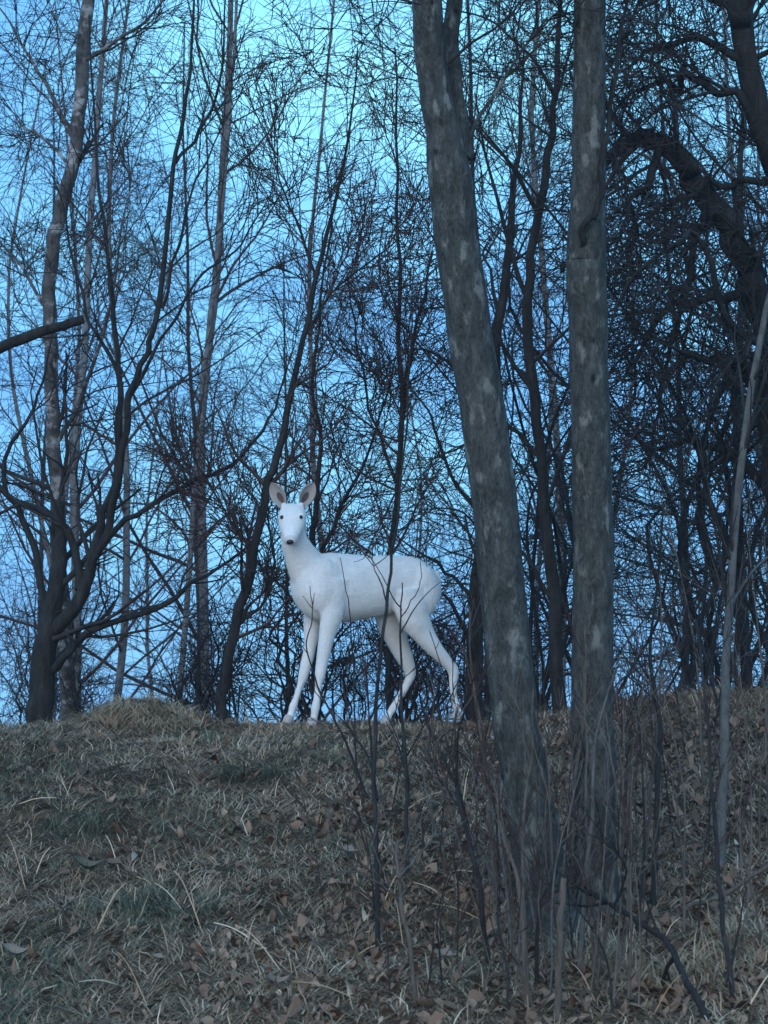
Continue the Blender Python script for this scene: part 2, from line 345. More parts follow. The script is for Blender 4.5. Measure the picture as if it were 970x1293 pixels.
# --- crest, west side
d = 9.75
make_tree('crab_apple_tree', 'dark many-stemmed tree with sweeping low limbs on the crest beside the birch', 'tree',
    [(52, 915, d, .082), (54, 860, d, .072), (60, 800, d, .066), (72, 745, d + .02, .05), (78, 690, d + .05, .04), (74, 640, d + .1, .034)],
    [[(58, 805, d, .05), (95, 765, d - .05, .043), (112, 725, d - .08, .036), (122, 690, d - .1, .030), (130, 650, d - .1, .024), (144, 606, d - .1, .022), (152, 524, d - .12, .019), (149, 441, d - .1, .016), (138, 340, d - .05, .012), (128, 250, d, .010), (120, 140, d, .007), (110, 20, d, .005)],
     [(122, 700, d - .1, .026), (140, 655, d - .15, .024), (152, 598, d - .2, .022), (165, 503, d - .25, .020), (186, 441, d - .3, .018), (200, 392, d - .3, .017), (222, 206, d - .3, .014), (235, 124, d - .3, .011), (244, 20, d - .3, .008), (250, -90, d - .3, .004)],
     [(112, 720, d - .08, .024), (150, 665, d - .2, .018), (185, 640, d - .3, .016), (250, 605, d - .2, .014), (292, 588, d - .1, .012), (330, 545, d, .010), (352, 498, d + .1, .007), (375, 430, d + .1, .003)],
     [(64, 850, d, .028), (88, 822, d - .1, .024), (118, 795, d - .15, .021), (200, 768, d - .25, .017), (245, 735, d - .3, .013), (285, 712, d - .3, .009), (320, 680, d - .3, .004)],
     [(100, 745, d - .06, .03), (95, 690, d + .0, .026), (60, 648, d + .05, .022), (12, 628, d + .1, .020), (-30, 590, d + .1, .016), (-70, 540, d + .1, .01)],
     [(60, 800, d, .026), (45, 700, d + .1, .022), (20, 640, d + .15, .018), (4, 600, d + .2, .016), (10, 570, d + .2, .013), (32, 530, d + .2, .011), (55, 478, d + .2, .008), (70, 380, d + .2, .004)],
     [(150, 480, d - .12, .012), (122, 420, d - .1, .012), (108, 395, d - .05, .010), (90, 310, d, .008), (70, 220, d, .004)],
     [(165, 500, d - .25, .012), (205, 430, d - .35, .010), (255, 350, d - .4, .008), (300, 310, d - .4, .006), (345, 240, d - .4, .003)],
     [(222, 206, d - .3, .011), (255, 165, d - .3, .010), (275, 100, d - .3, .008), (285, 10, d - .3, .005), (290, -80, d - .3, .003)],
     [(205, 390, d - .3, .010), (225, 310, d - .35, .009), (240, 250, d - .35, .007), (270, 180, d - .35, .005), (310, 100, d - .35, .003)]],
    (6, .35, .9), (5, .15, .42), (2, .06, .18), M_DARK, M_TWIG, sides=20, rings=50, lump=.07, up=.35, ang=38, rmin=.002, rs_=.78, rl_=.72)
d = 10.3
make_tree('birch_tree', 'birch trunk with pale flaking bands bending as it climbs behind the crab apple', 'tree',
    [(86, 905, d, .055), (82, 820, d, .052), (78, 740, d, .050), (70, 600, d, .048), (66, 500, d, .047), (64, 420, d, .047), (63, 340, d, .046), (74, 275, d, .046), (92, 200, d, .046), (101, 120, d, .046), (108, 40, d, .045), (116, -60, d, .04), (125, -220, d, .03), (130, -420, d, .012)],
    [[(96, 180, d, .02), (60, 110, d + .1, .013), (30, 60, d + .2, .010), (0, 10, d + .3, .006)], [(104, 80, d, .02), (140, 55, d - .1, .014), (200, 10, d - .2, .008), (240, -60, d - .2, .004)],
     [(70, 560, d, .018), (105, 500, d - .1, .014), (130, 420, d - .2, .011), (150, 320, d - .3, .007), (170, 200, d - .3, .003)],
     [(64, 400, d, .014), (30, 340, d + .1, .010), (-5, 300, d + .2, .006)], [(90, 210, d, .014), (60, 180, d + .1, .01), (20, 150, d + .2, .006)]],
    (7, .4, .9), (6, .15, .45), (3, .08, .22), M_BIRCH, M_TWIG, sides=20, rings=90, lump=.04, up=.1, up3=-.3, t0=.15, ang=42, rs_=.72, rl_=.7)
d = 13.5
make_tree('birch_tree', 'slim pale birch standing behind the crest between crab apple and leaning dark stem', 'tree',
    [(228, 890, d, .036), (236, 760, d, .035), (246, 630, d, .034), (258, 480, d, .032), (270, 360, d, .030), (283, 220, d, .028), (292, 110, d, .024), (298, 30, d, .02), (303, -120, d, .012)],
    [], (18, .5, 1.3), (7, .2, .6), (3, .1, .3), M_PALE, M_RTWIG, sides=12, rings=70, up=.0, up3=-.6, t0=.25, ang=45, rmin=.002, rs_=.52)
d = 9.5
make_tree('young_tree', 'dark slanting young stem leaning past the deer\'s ear from the crest', 'tree',
    [(278, 898, d, .030), (288, 840, d, .029), (300, 785, d, .028), (312, 735, d, .027), (322, 690, d, .026), (336, 622, d, .024), (350, 575, d, .021), (364, 515, d, .019), (382, 430, d, .016), (400, 352, d, .014), (422, 260, d, .010), (440, 170, d, .007), (452, 60, d, .004)],
    [[(300, 790, d, .012), (338, 750, d + .1, .009), (345, 690, d + .2, .007), (330, 630, d + .2, .003)], [(400, 352, d, .010), (380, 290, d, .008), (360, 250, d, .006), (340, 170, d, .003)],
     [(385, 425, d, .009), (420, 370, d, .007), (470, 330, d, .005), (520, 290, d, .003)], [(320, 700, d, .010), (290, 660, d, .007), (262, 600, d, .004)]],
    (16, .3, .8), (6, .12, .4), (3, .06, .18), M_DARK, M_RTWIG, sides=10, rings=60, up=.3, ang=35, t0=.15, rs_=.8, rl_=.7)
d = 9.9
make_tree('young_tree', 'slender dark stem rising straight behind the deer\'s back', 'tree',
    [(492, 900, d, .015), (490, 760, d, .014), (494, 690, d, .014), (502, 600, d, .013), (507, 500, d, .012), (504, 400, d, .010), (503, 300, d, .008), (500, 180, d, .006), (498, 60, d, .004)],
    [[(506, 560, d, .010), (516, 480, d, .009), (528, 400, d, .007), (548, 320, d, .004)], [(500, 610, d, .008), (470, 520, d, .006), (452, 440, d, .005), (440, 350, d, .003)]],
    (18, .3, .8), (7, .12, .4), (3, .06, .18), M_DARK, M_RTWIG, sides=8, rings=50, up=.2, ang=45, t0=.15)
d = 10.4
make_tree('young_tree', 'thin dark stem just behind the deer\'s ear and neck', 'tree',
    [(398, 895, d, .018), (400, 760, d, .017), (396, 690, d, .016), (398, 640, d, .013), (404, 560, d, .010), (396, 480, d, .008), (405, 380, d, .006), (420, 280, d, .004)],
    [[(400, 720, d, .012), (430, 640, d, .009), (470, 560, d, .006), (500, 450, d, .004)]],
    (16, .3, .8), (7, .12, .4), (3, .06, .18), M_DARK, M_RTWIG, sides=8, rings=40, up=.2, ang=45, t0=.1)
# --- behind and right of the grey trunks
d = 9.6
make_tree('dark_tree', 'dark rough trunk behind the gap between the two grey trunks', 'tree',
    [(708, 905, d, .062), (702, 820, d, .055), (698, 730, d, .05), (690, 640, d, .046), (680, 540, d, .044), (668, 430, d, .042), (668, 350, d, .04), (682, 260, d, .036), (696, 170, d, .030), (704, 80, d, .024), (708, -40, d, .016), (712, -200, d, .008)],
    [[(676, 500, d, .022), (640, 440, d, .018), (600, 400, d, .012), (540, 390, d, .007), (480, 400, d, .003)], [(684, 580, d, .02), (640, 540, d, .016), (590, 560, d, .010), (540, 580, d, .004)],
     [(668, 380, d, .022), (640, 300, d, .018), (620, 220, d, .012), (600, 120, d, .006)], [(690, 640, d, .018), (720, 560, d, .014), (760, 500, d, .009), (800, 470, d, .004)],
     [(698, 760, d, .02), (660, 700, d, .015), (600, 660, d, .010), (560, 640, d, .006), (520, 650, d, .003)], [(680, 270, d, .02), (640, 200, d - .1, .015), (590, 150, d - .1, .010), (520, 100, d - .1, .006), (430, 110, d - .1, .004), (380, 90, d - .1, .002)],
     [(700, 120, d, .018), (660, 60, d - .1, .012), (600, 20, d - .1, .008), (500, 5, d - .1, .005), (400, 15, d - .1, .002)]],
    (6, .4, 1.0), (5, .15, .5), (3, .07, .22), M_DARK, M_TWIG, sides=14, rings=60, lump=.09, up=.05, ang=48, curl=.25, t0=.12, rs_=.54, rl_=.55)
d = 9.8
make_tree('dark_tree', 'dark leaning trunk half hidden behind the leaning grey trunk, beside the deer\'s hind leg', 'tree',
    [(602, 900, d, .05), (601, 830, d, .045), (604, 760, d, .042), (612, 660, d, .038), (622, 540, d, .034), (630, 420, d, .028), (645, 300, d, .02), (655, 180, d, .012), (660, 60, d, .006)],
    [[(604, 770, d, .014), (582, 738, d + .2, .011), (552, 715, d + .4, .009), (520, 690, d + .5, .006), (480, 660, d + .5, .003)], [(612, 660, d, .014), (570, 600, d, .010), (540, 520, d, .007), (500, 470, d, .003)],
     [(622, 540, d, .014), (580, 470, d, .010), (530, 440, d, .006), (460, 480, d, .004), (400, 520, d, .002)]],
    (6, .35, .9), (5, .15, .45), (2, .07, .2), M_DARK, M_TWIG, sides=12, rings=60, lump=.08, up=.1, ang=46, curl=.2, t0=.1, rs_=.85, rl_=.8)
d = 8.9
make_tree('old_tree', 'gnarled old tree at the wood edge with thick arching limbs hanging over the thicket', 'tree',
    [(1010, 885, d, .13), (1004, 780, d, .115), (996, 640, d, .105), (988, 520, d, .098), (978, 430, d, .085), (960, 375, d, .072), (938, 335, d, .064), (915, 285, d, .06), (892, 240, d, .056), (862, 200, d, .05), (832, 175, d, .043), (800, 172, d, .034), (772, 195, d, .024), (752, 245, d, .015), (742, 310, d, .008)],
    [[(990, 480, d, .075), (1000, 380, d + .05, .07), (995, 290, d + .05, .068), (976, 215, d + .03, .066), (956, 140, d, .062), (940, 70, d, .056), (925, 0, d, .05), (905, -90, d, .04), (880, -220, d, .025), (850, -380, d, .01)],
     [(975, 228, d, .02), (935, 228, d - .05, .018), (900, 232, d - .08, .016), (868, 246, d - .08, .012), (830, 262, d - .08, .008), (790, 300, d - .08, .004)],
     [(958, 165, d, .024), (930, 125, d - .05, .022), (895, 105, d - .08, .019), (850, 100, d - .1, .015), (815, 105, d - .1, .011), (785, 140, d - .1, .006), (770, 200, d - .1, .003)],
     [(946, 95, d, .022), (915, 60, d - .05, .020), (875, 45, d - .05, .016), (830, 58, d - .05, .012), (800, 80, d - .05, .008), (780, 120, d - .05, .004)],
     [(905, 265, d, .030), (880, 290, d - .1, .022), (868, 330, d - .12, .017), (850, 400, d - .15, .012), (838, 480, d - .15, .007), (835, 560, d - .15, .003)],
     [(950, 360, d, .030), (910, 380, d - .1, .024), (870, 385, d - .15, .02), (835, 400, d - .15, .015), (800, 450, d - .15, .010), (780, 530, d - .15, .005)],
     [(990, 560, d, .03), (950, 480, d - .1, .025), (900, 455, d - .15, .021), (860, 460, d - .2, .017), (835, 500, d - .2, .012), (825, 580, d - .2, .006)],
     [(998, 660, d, .03), (950, 600, d + .1, .024), (900, 560, d + .15, .018), (850, 560, d + .2, .012), (800, 600, d + .2, .006)],
     [(840, 180, d, .026), (820, 220, d - .1, .02), (800, 270, d - .1, .012), (792, 350, d - .1, .006)],
     [(985, 420, d, .03), (930, 420, d - .3, .02), (880, 300, d - .5, .012), (820, 335, d - .6, .009), (770, 420, d - .6, .005)],
     [(925, 0, d, .03), (880, -30, d - .1, .02), (830, -20, d - .1, .012), (780, 20, d - .1, .006)]],
    (15, .25, .75), (8, .12, .4), (3, .06, .18), M_DARK, M_TWIG, sides=20, rings=90, lump=.16, limb_lump=.15, up=-.02, ang=52, curl=.5, t0=.15, rmin=.0022, limb_wig=.02, rl_=.85, trunk_wig=.016, rs_=.88)

# --- thicket of shrubs behind the crest: a few built, the others copied
def make_shrub(name, label, cat, x, y, h, stems, lean=.25, dens=(9, 8, 4), up=.1, curl=.5, mat=M_DARK, tmat=M_TWIG, rmin=.0022, group=None, r0=.013, up3=None):
    g = float(gz(x, y)); root = thing(name, label, cat, (x, y, g), group)
    P0, R0 = [], []
    for k in range(stems):
        a = rng.uniform(0, 6.283); l = rng.uniform(.2, 1)*lean*h
        hh = h*rng.uniform(.7, 1.05)
        pts = np.array([(.05*math.cos(a), .05*math.sin(a), -.05), (l*.25*math.cos(a), l*.25*math.sin(a), hh*.3), (l*.6*math.cos(a + .3), l*.6*math.sin(a + .3), hh*.66), (l*math.cos(a), l*math.sin(a), hh)])
        pts[1:] += rng.normal(scale=.05*h, size=(3, 3))*np.array([1, 1, .5])
        C, Rr, v, q = swept(pts, np.array([1.1, .8, .5, .15])*r0*rng.uniform(.6, 1.1), 22, 7, .06, .03)
        link('stem', mesh_np('stem', v, q), mat, root)
        P0.append(spline(C, 24)[None]); R0.append(np.interp(np.linspace(0, 1, 24), np.linspace(0, 1, len(Rr)), Rr)[None])
    P0, R0 = np.concatenate(P0), np.concatenate(R0)
    P1, R1 = spawn(P0, R0, dens[0], .08, .98, (.22*h, .45*h), (62, 18), up, 7, .5, .011, rmin*1.4, .13, .35, .45, curl)
    P2, R2 = spawn(P1, R1, dens[1], .1, .98, (.10*h, .2*h), (52, 16), up, 5, .6, .006, rmin*1.1, .15, .5, .4, curl)
    P3, R3 = spawn(P2, R2, dens[2], .1, 1., (.03*h, .08*h), (50, 18), (up if up3 is None else up3), 4, .7, .0035, rmin, .15, .6, .3, curl)
    v, q = join([tubes(P1, R1, 4), tubes(P2, R2, 3), tubes(P3, R3, 3)])
    tag(link('crown', mesh_np('crown', v, q), tmat, root), kind='stuff')
    return root
GR_T = 'leafless shrubs of the thicket behind the grey trunks'
LB_T = 'dense leafless shrub with tangled dark twigs in the thicket behind the grey trunks'
GR_L = 'low leafless shrubs along the crest'
LB_L = 'low leafless shrub with dark tangled twigs on the crest behind the deer'
GR_B = 'distant bare trees beyond the crest'
LB_B = 'distant bare tree with fine drooping twigs seen against the dusk sky beyond the crest'
tall = [make_shrub('thicket_shrub', LB_T, 'shrub', 1.35, 9.9, 3.0, 4, .55, (8, 6, 3), -.15, .4, group=GR_T),
        make_shrub('thicket_shrub', LB_T, 'shrub', 2.0, 10.3, 3.3, 4, .5, (8, 6, 3), .0, .35, group=GR_T),
        make_shrub('thicket_shrub', LB_T, 'shrub', .75, 10.6, 3.2, 4, .5, (8, 6, 3), -.35, .5, group=GR_T)]
spots = [(1.05, 11.0), (1.7, 11.4), (2.3, 11.0), (1.35, 12.4), (2.2, 12.3), (.75, 12.9), (2.9, 13.2), (1.55, 9.7), (1.95, 13.4)]
for k, (x, y) in enumerate(spots):
    copy_tree(tall[k % 3], (x, y, float(gz(x, y))), 1.3 + 2.1*k, .88 + .3*((k*37 % 10)/10))
for o in [o for o in bpy.data.objects if o.name.startswith('thicket_shrub')]:
    p = o.location; o['label'] = ('tall ' if o.scale[0] > 1.02 else '') + 'tangled leafless shrub ' + where(px_of(p.x, p.y), [(715, 'behind the gap between the grey trunks'), (790, 'directly behind the upright grey trunk'), (880, 'under the arching limb of the old tree'), (960, 'behind the pale sapling pole'), (9999, 'beside the old tree trunk at the wood edge')]) + (', rooted at the crest' if p.y < 11.2 else ', beyond the crest')
low = [make_shrub('crest_shrub', LB_L, 'shrub', -.35, 10.2, 1.0, 6, .5, (6, 5, 2), .25, .2, group=GR_L, r0=.008),
       make_shrub('crest_shrub', LB_L, 'shrub', .15, 10.5, 1.0, 6, .5, (6, 5, 2), .15, .25, group=GR_L, r0=.008, tmat=M_RTWIG)]
spots = [(-1.55, 11), (-1.05, 10.9), (-.75, 10.5), (.42, 10.3), (-.1, 11.2), (.3, 11.6), (-1.9, 11.8), (-.5, 12.2), (.62, 11), (-1.2, 13), (.05, 13.4), (-1.35, 10.2), (.2, 10.15), (-.45, 10.35), (-.2, 10.6), (.05, 10.9), (-.9, 11.2), (-2.2, 15), (-.9, 14.8), (.9, 15)]
for k, (x, y) in enumerate(spots):
    copy_tree(low[k % 2], (x, y, float(gz(x, y))), 2.3*k, (.5 + .4*((k*53 % 10)/10))*(1 if y < 14 else 2.0))
for o in [o for o in bpy.data.objects if o.name.startswith('crest_shrub')]:
    p = o.location; o['label'] = ('knee-high' if o.scale[0] < .7 else 'waist-high' if o.scale[0] < 1.01 else 'tall') + ' leafless shrub ' + where(px_of(p.x, p.y), [(110, 'behind the crab apple trunk'), (200, 'between crab apple and straw mound'), (290, 'behind the straw mound by the slanting stem'), (370, 'between slanting stem and front legs of the deer'), (480, 'seen under the belly of the deer'), (590, 'seen behind the hind legs of the deer'), (9999, 'behind the leaning grey trunk')]) + (', on the crest' if p.y < 11.3 else ', beyond the crest')
# --- far bare trees (birch-like), three built and copied
def make_far(x, y, h, tm, mat, dens=(22, 8, 5)):
    g = float(gz(x, y)); root = thing('bare_tree', LB_B, 'tree', (x, y, g), GR_B)
    pts = np.array([(0, 0, -.1), (.05, .02, h*.3), (-.05, .05, h*.62), (.1, 0, h)]); pts[1:, :2] += rng.normal(scale=.12, size=(3, 2))
    C, Rr, v, q = swept(pts, np.array([.034, .027, .018, .007]), 40, 8, .05, .02)
    link('trunk', mesh_np('trunk', v, q), mat, root)
    P1, R1 = spawn(spline(C, 40)[None], np.interp(np.linspace(0, 1, 40), np.linspace(0, 1, 40), Rr)[None], dens[0], .12, .99, (1.2, 2.6), (40, 12), .25, 9, .45, .014, .005, .10, .3, .5)
    P2, R2 = spawn(P1, R1, dens[1], .15, .98, (.5, 1.3), (45, 14), -.25, 7, .5, .006, .0036, .09, .5, .4)
    P3, R3 = spawn(P2, R2, dens[2], .1, 1., (.25, .7), (42, 16), -.9, 6, .6, .004, .0026, .08, .6, .3)
    v, q = join([tubes(P1, R1, 4), tubes(P2, R2, 3), tubes(P3, R3, 3)])
    tag(link('crown', mesh_np('crown', v, q), tm, root), kind='stuff')
    return root
far = [make_far(-2.2, 17, 8, M_RTWIG, M_PALE), make_far(-.6, 19, 8.5, M_RTWIG, M_PALE), make_far(2.4, 18, 8, M_TWIG, M_DARK)]
spots = [(-3.2, 19), (-1.4, 17.5), (.9, 20), (3.4, 20), (-3.6, 24), (-2.0, 22.5), (1.8, 23), (4.0, 25), (-1.2, 26), (.4, 28), (-2.9, 27), (-4.4, 28), (2.9, 27), (1.5, 18.6), (2.7, 16), (-2.3, 16.5), (3.9, 21.5)]
for k, (x, y) in enumerate(spots):
    copy_tree(far[k % 3], (x, y, float(gz(x, y))), 1.1 + 2.4*k, .9 + .45*((k*29 % 10)/10))
for o in [o for o in bpy.data.objects if o.name.startswith('bare_tree')]:
    p = o.location; dark = o.children[0].data.materials[0] is M_DARK or o.children[-1].data.materials[0] is M_TWIG
    o['label'] = ('dark-stemmed' if dark else 'pale-stemmed') + ' distant bare tree ' + where(px_of(p.x, p.y), [(110, 'beyond the banded birch'), (230, 'beyond the crab apple limbs'), (350, 'beyond the slim birch and slanting stem'), (470, 'beyond the head of the deer'), (590, 'beyond the back of the deer'), (740, 'beyond the two grey trunks'), (870, 'beyond the thicket'), (9999, 'beyond the old gnarled tree')]) + (', in the first row' if p.y < 20.5 else ', in the back row')

# ---------------------------------------------------------------- near saplings and stems
def sapling(name, label, cat, pts, r, tw=(8, .15, .4), tw2=(3, .06, .18), mat=M_SAP, tmat=M_TWIG, limbs=(), dd=0., up=.4, ang=35, t0=.3, lump=.04, sides=8, group=None, rmin=.0014, base=None, l1r=.006):
    b = on_ground(*pts[0]) if base is None else base
    D = b[1]; n = len(pts)
    P = np.array([b - (0, 0, .04)] + [at(p[0], p[1], D + dd*(i + 1)/(n - 1)) for i, p in enumerate(pts[1:])])
    root = thing(name, label, cat, b, group)
    R = np.interp(np.linspace(0, 1, n), [0, 1], [r[0], r[1]])
    C, Rr, v, q = swept(P - b, R, max(20, 7*n), sides, lump, .002)
    link('stem', mesh_np('stem', v, q), mat, root)
    P0, R0 = [spline(C, 30)[None]], [np.interp(np.linspace(0, 1, 30), np.linspace(0, 1, len(Rr)), Rr)[None]]
    for lp, r0, r1 in limbs:
        Pl = np.array([at(x, y, D + dd*.5 + (.06*i*(1 if k % 2 else -1) if (k := len(P0)) else 0)) for i, (x, y) in enumerate(lp)])
        Cl, Rl, v, q = swept(Pl - b, np.linspace(r0, r1, len(lp)), 7*len(lp), 6, lump, .002)
        link('branch', mesh_np('branch', v, q), mat, root)
        P0.append(spline(Cl, 30)[None]); R0.append(np.interp(np.linspace(0, 1, 30), np.linspace(0, 1, len(Rl)), Rl)[None])
    if tw[0]:
        P0, R0 = np.concatenate(P0), np.concatenate(R0)
        P1, R1 = spawn(P0, R0, tw[0], t0, .98, tw[1:], (ang, 12), up, 6, .6, l1r, rmin*1.3, .07, .4, .4); bits = [tubes(P1, R1, 4)]
        if tw2[0]:
            P2, R2 = spawn(P1, R1, tw2[0], .2, .95, tw2[1:], (ang, 12), up, 4, .7, .004, rmin, .08, .5, .3); bits.append(tubes(P2, R2, 3))
        v, q = join(bits); tag(link('twigs', mesh_np('twigs', v, q), tmat, root), kind='stuff')
    return root
sapling('sapling', 'pale grey sapling pole curving upward in front of the thicket', 'sapling',
        [(908, 1100), (912, 1010), (915, 900), (918, 820), (926, 700), (938, 570), (955, 450), (975, 360), (1000, 240), (1020, 100)], (.0165, .008), (8, .3, .7), (4, .1, .3), M_PSAP, dd=.25, sides=14, lump=.05, t0=.2,
        limbs=[([(920, 770), (950, 720), (990, 690)], .005, .003), ([(914, 905), (890, 860), (880, 820)], .004, .002)])
sapling('sapling', 'slim dark sapling with two stems standing in front of the deer\'s belly', 'sapling',
        [(478, 1212), (476, 1120), (474, 1040), (471, 960), (478, 860), (487, 770), (496, 700), (504, 640), (512, 540), (518, 440), (522, 340)], (.0078, .0018), (5, .12, .35), (2, .05, .15), M_DARK, M_RTWIG, dd=.5, t0=.5,
        limbs=[([(476, 1010), (466, 960), (440, 920), (418, 890)], .005, .0015), ([(473, 985), (466, 900), (462, 830)], .004, .0015), ([(490, 765), (478, 730), (466, 700)], .003, .001)])
sapling('sapling', 'thin dark forked sapling in front of the deer\'s hind leg', 'sapling',
        [(516, 1110), (514, 1030), (512, 960), (508, 900), (507, 840), (506, 780), (508, 735)], (.0075, .0018), (0,), (0,), M_DARK, M_RTWIG, dd=.4,
        limbs=[([(512, 965), (500, 935), (488, 912)], .004, .0012), ([(513, 955), (530, 925), (548, 900)], .003, .001), ([(506, 800), (530, 760), (555, 735)], .0026, .001), ([(506, 780), (520, 760), (532, 735), (530, 710)], .002, .001), ([(507, 770), (490, 740), (470, 705)], .0025, .001)])
sapling('bare_shoot', 'wiry dark shoot branching in front of the hind hoof', 'shoot',
        [(622, 1235), (606, 1130), (590, 1050), (575, 990), (556, 950), (540, 915), (532, 880)], (.0085, .002), (4, .1, .3), (2, .05, .12), M_DARK, M_RTWIG, dd=.3, t0=.5,
        limbs=[([(592, 1060), (580, 1020), (556, 985), (535, 940)], .004, .0015), ([(577, 995), (580, 930), (592, 880), (600, 850)], .004, .0015)])
sapling('bare_shoot', 'brownish crooked shoot leaning over the leaf litter below the deer', 'shoot',
        [(527, 1268), (518, 1200), (508, 1140), (502, 1090), (500, 1065)], (.0068, .004), (4, .15, .35), (2, .05, .12), M_SAP, M_SAP, dd=.1, t0=.4,
        limbs=[([(503, 1110), (520, 1090), (545, 1060), (556, 1030)], .004, .0015), ([(500, 1130), (470, 1110), (430, 1085)], .0035, .0015)])
sapling('bare_shoot', 'dark bent twig crossing in front of the deer\'s chest', 'shoot',
        [(470, 1010), (440, 945), (420, 905), (402, 865), (388, 815), (396, 775), (390, 740)], (.005, .0012), (3, .08, .2), (0,), M_DARK, M_RTWIG, dd=.3, t0=.5)
sapling('bare_shoot', 'single fine twig standing in front of the deer\'s ribs', 'shoot',
        [(452, 985), (447, 900), (446, 840), (442, 780), (437, 745), (430, 705)], (.0035, .0012), (0,), (0,), M_DARK, M_RTWIG, dd=.3)
sapling('cut_stem', 'brown cut stem standing at the foot of the grey trunks', 'stem',
        [(703, 1292), (706, 1230), (709, 1160), (712, 1110)], (.0095, .008), (0,), (0,), M_BROWN, M_BROWN, dd=.0, sides=12, lump=.12)
sapling('dead_branch', 'dark crooked dead branch propped against the upright trunk\'s foot', 'branch',
        [(905, 1300), (880, 1262), (862, 1230), (848, 1200), (832, 1180), (800, 1160), (760, 1135), (738, 1118)], (.0105, .006), (4, .12, .3), (2, .05, .12), M_DARK, M_DARK, dd=.35, t0=.3,
        limbs=[([(850, 1210), (838, 1240), (850, 1290)], .006, .004), ([(775, 1145), (790, 1100), (770, 1060)], .004, .002)])
sapling('dead_branch', 'grey fallen branch slanting across the litter beside the pale sapling', 'branch',
        [(838, 1165), (862, 1150), (900, 1135), (940, 1112), (975, 1090), (1010, 1060)], (.0075, .006), (3, .1, .25), (0,), M_SAP, M_DARK, dd=.1, up=.1)
sapling('bare_shoot', 'dark whip-like shoot leaning beside the pale sapling', 'shoot',
        [(930, 1270), (918, 1200), (908, 1120), (904, 1050), (898, 980), (894, 910), (888, 860), (880, 780)], (.0075, .003), (4, .1, .3), (2, .05, .15), M_DARK, M_RTWIG, dd=.4, t0=.3)
sapling('bare_shoot', 'dark shoot with a kink growing from the bank between upright trunk and pale sapling', 'shoot',
        [(826, 1150), (828, 1060), (832, 960), (834, 910), (826, 870), (822, 820), (830, 740), (838, 640)], (.0095, .003), (6, .15, .4), (3, .06, .2), M_DARK, M_TWIG, dd=.4, t0=.35)
sapling('dead_branch', 'broken dark branch end jutting in beside the birch trunk', 'branch',
        [(-120, 905), (-80, 700), (-60, 520), (-30, 455), (0, 440), (40, 424), (80, 411), (104, 404)], (.03, .017), (0,), (0,), M_DARK, M_DARK, lump=.14, dd=-.2, base=np.array((*at(-120, 905, 8.6)[:2], float(gz(at(-120, 905, 8.6)[0], 8.6)))), sides=12)
# suckers round the feet of the grey trunks
rs = random.Random(21)
suck = []
for k in range(54):
    bx = rs.uniform(630, 775); by = rs.uniform(1110, 1290)
    tx = bx + rs.uniform(-70, 50) + (bx - 705)*.5; hgt = rs.uniform(110, 400)
    mid = ((bx*.6 + tx*.4) + rs.uniform(-15, 15), by - hgt*.5)
    s = .002 + rs.random()**2*.0058
    sm_ = rs.choice([M_SAP, M_DARK, M_SAP, M_BROWN, M_PSAP])
    sapling('sucker_shoot', {M_SAP.name: 'brownish', M_DARK.name: 'dark', M_PSAP.name: 'pale grey', M_BROWN.name: 'tan'}[sm_.name] + (' stout' if s > .0042 else ' thin') + ' sucker shoot ' + where(bx, [(670, 'beside the leaning trunk foot'), (725, 'between the feet of the grey trunks'), (999, 'in front of the upright trunk foot')]) + (', rising tall' if hgt > 320 else ', short'), 'shoot',
            [(bx, by), mid, ((mid[0] + tx)/2 + rs.uniform(-10, 10), by - hgt*.78), (tx, by - hgt)], (s, s*.35), (4, .1, .3), (2, .04, .12), sm_, M_SAP if k % 2 else M_RTWIG, dd=rs.uniform(-.1, .25), t0=.35, sides=6,
            group='sucker shoots around the grey trunks')
for k in range(44):
    bx = rs.uniform(760, 985); by = rs.uniform(930, 1290)
    hgt = rs.uniform(120, 380); tx = bx + rs.uniform(-60, 60); s = rs.uniform(.002, .0055)
    sm_ = rs.choice([M_SAP, M_SAP, M_DARK])
    sapling('bare_shoot', ('brownish' if sm_ is M_SAP else 'dark') + (' tall' if hgt > 250 else ' short') + ' bare shoot ' + where(bx, [(840, 'beside the upright grey trunk'), (905, 'in the litter short of the pale sapling'), (9999, 'past the pale sapling pole')]) + (', high on the bank' if by < 1080 else ', low on the bank'), 'shoot',
            [(bx, by), (bx*.6 + tx*.4 + rs.uniform(-14, 14), by - hgt*.5), (tx, by - hgt)], (s, s*.35), (4, .1, .35), (2, .04, .14), sm_, M_RTWIG if k % 3 else M_SAP, dd=rs.uniform(-.1, .3), t0=.3, sides=6,
            group='bare shoots under the thicket edge')
for k in range(24):
    bx = rs.uniform(410, 650); by = rs.uniform(1000, 1290)
    hgt = rs.uniform(90, 240); tx = bx + rs.uniform(-60, 60); s = rs.uniform(.0018, .004)
    sapling('bare_shoot', ('tall' if hgt > 165 else 'short') + ' thin bare shoot in the litter ' + ('short of the slim sapling' if bx < 478 else 'just past the slim sapling' if bx < 560 else 'near the leaning trunk') + (', high on the bank' if by < 1150 else ', low on the bank'), 'shoot',
            [(bx, by), (bx*.6 + tx*.4 + rs.uniform(-14, 14), by - hgt*.5), (tx, by - hgt)], (s, s*.35), (3, .1, .28), (2, .04, .1), rs.choice([M_SAP, M_DARK]), M_RTWIG, dd=rs.uniform(-.1, .2), t0=.3, sides=6,
            group='bare shoots below the deer')

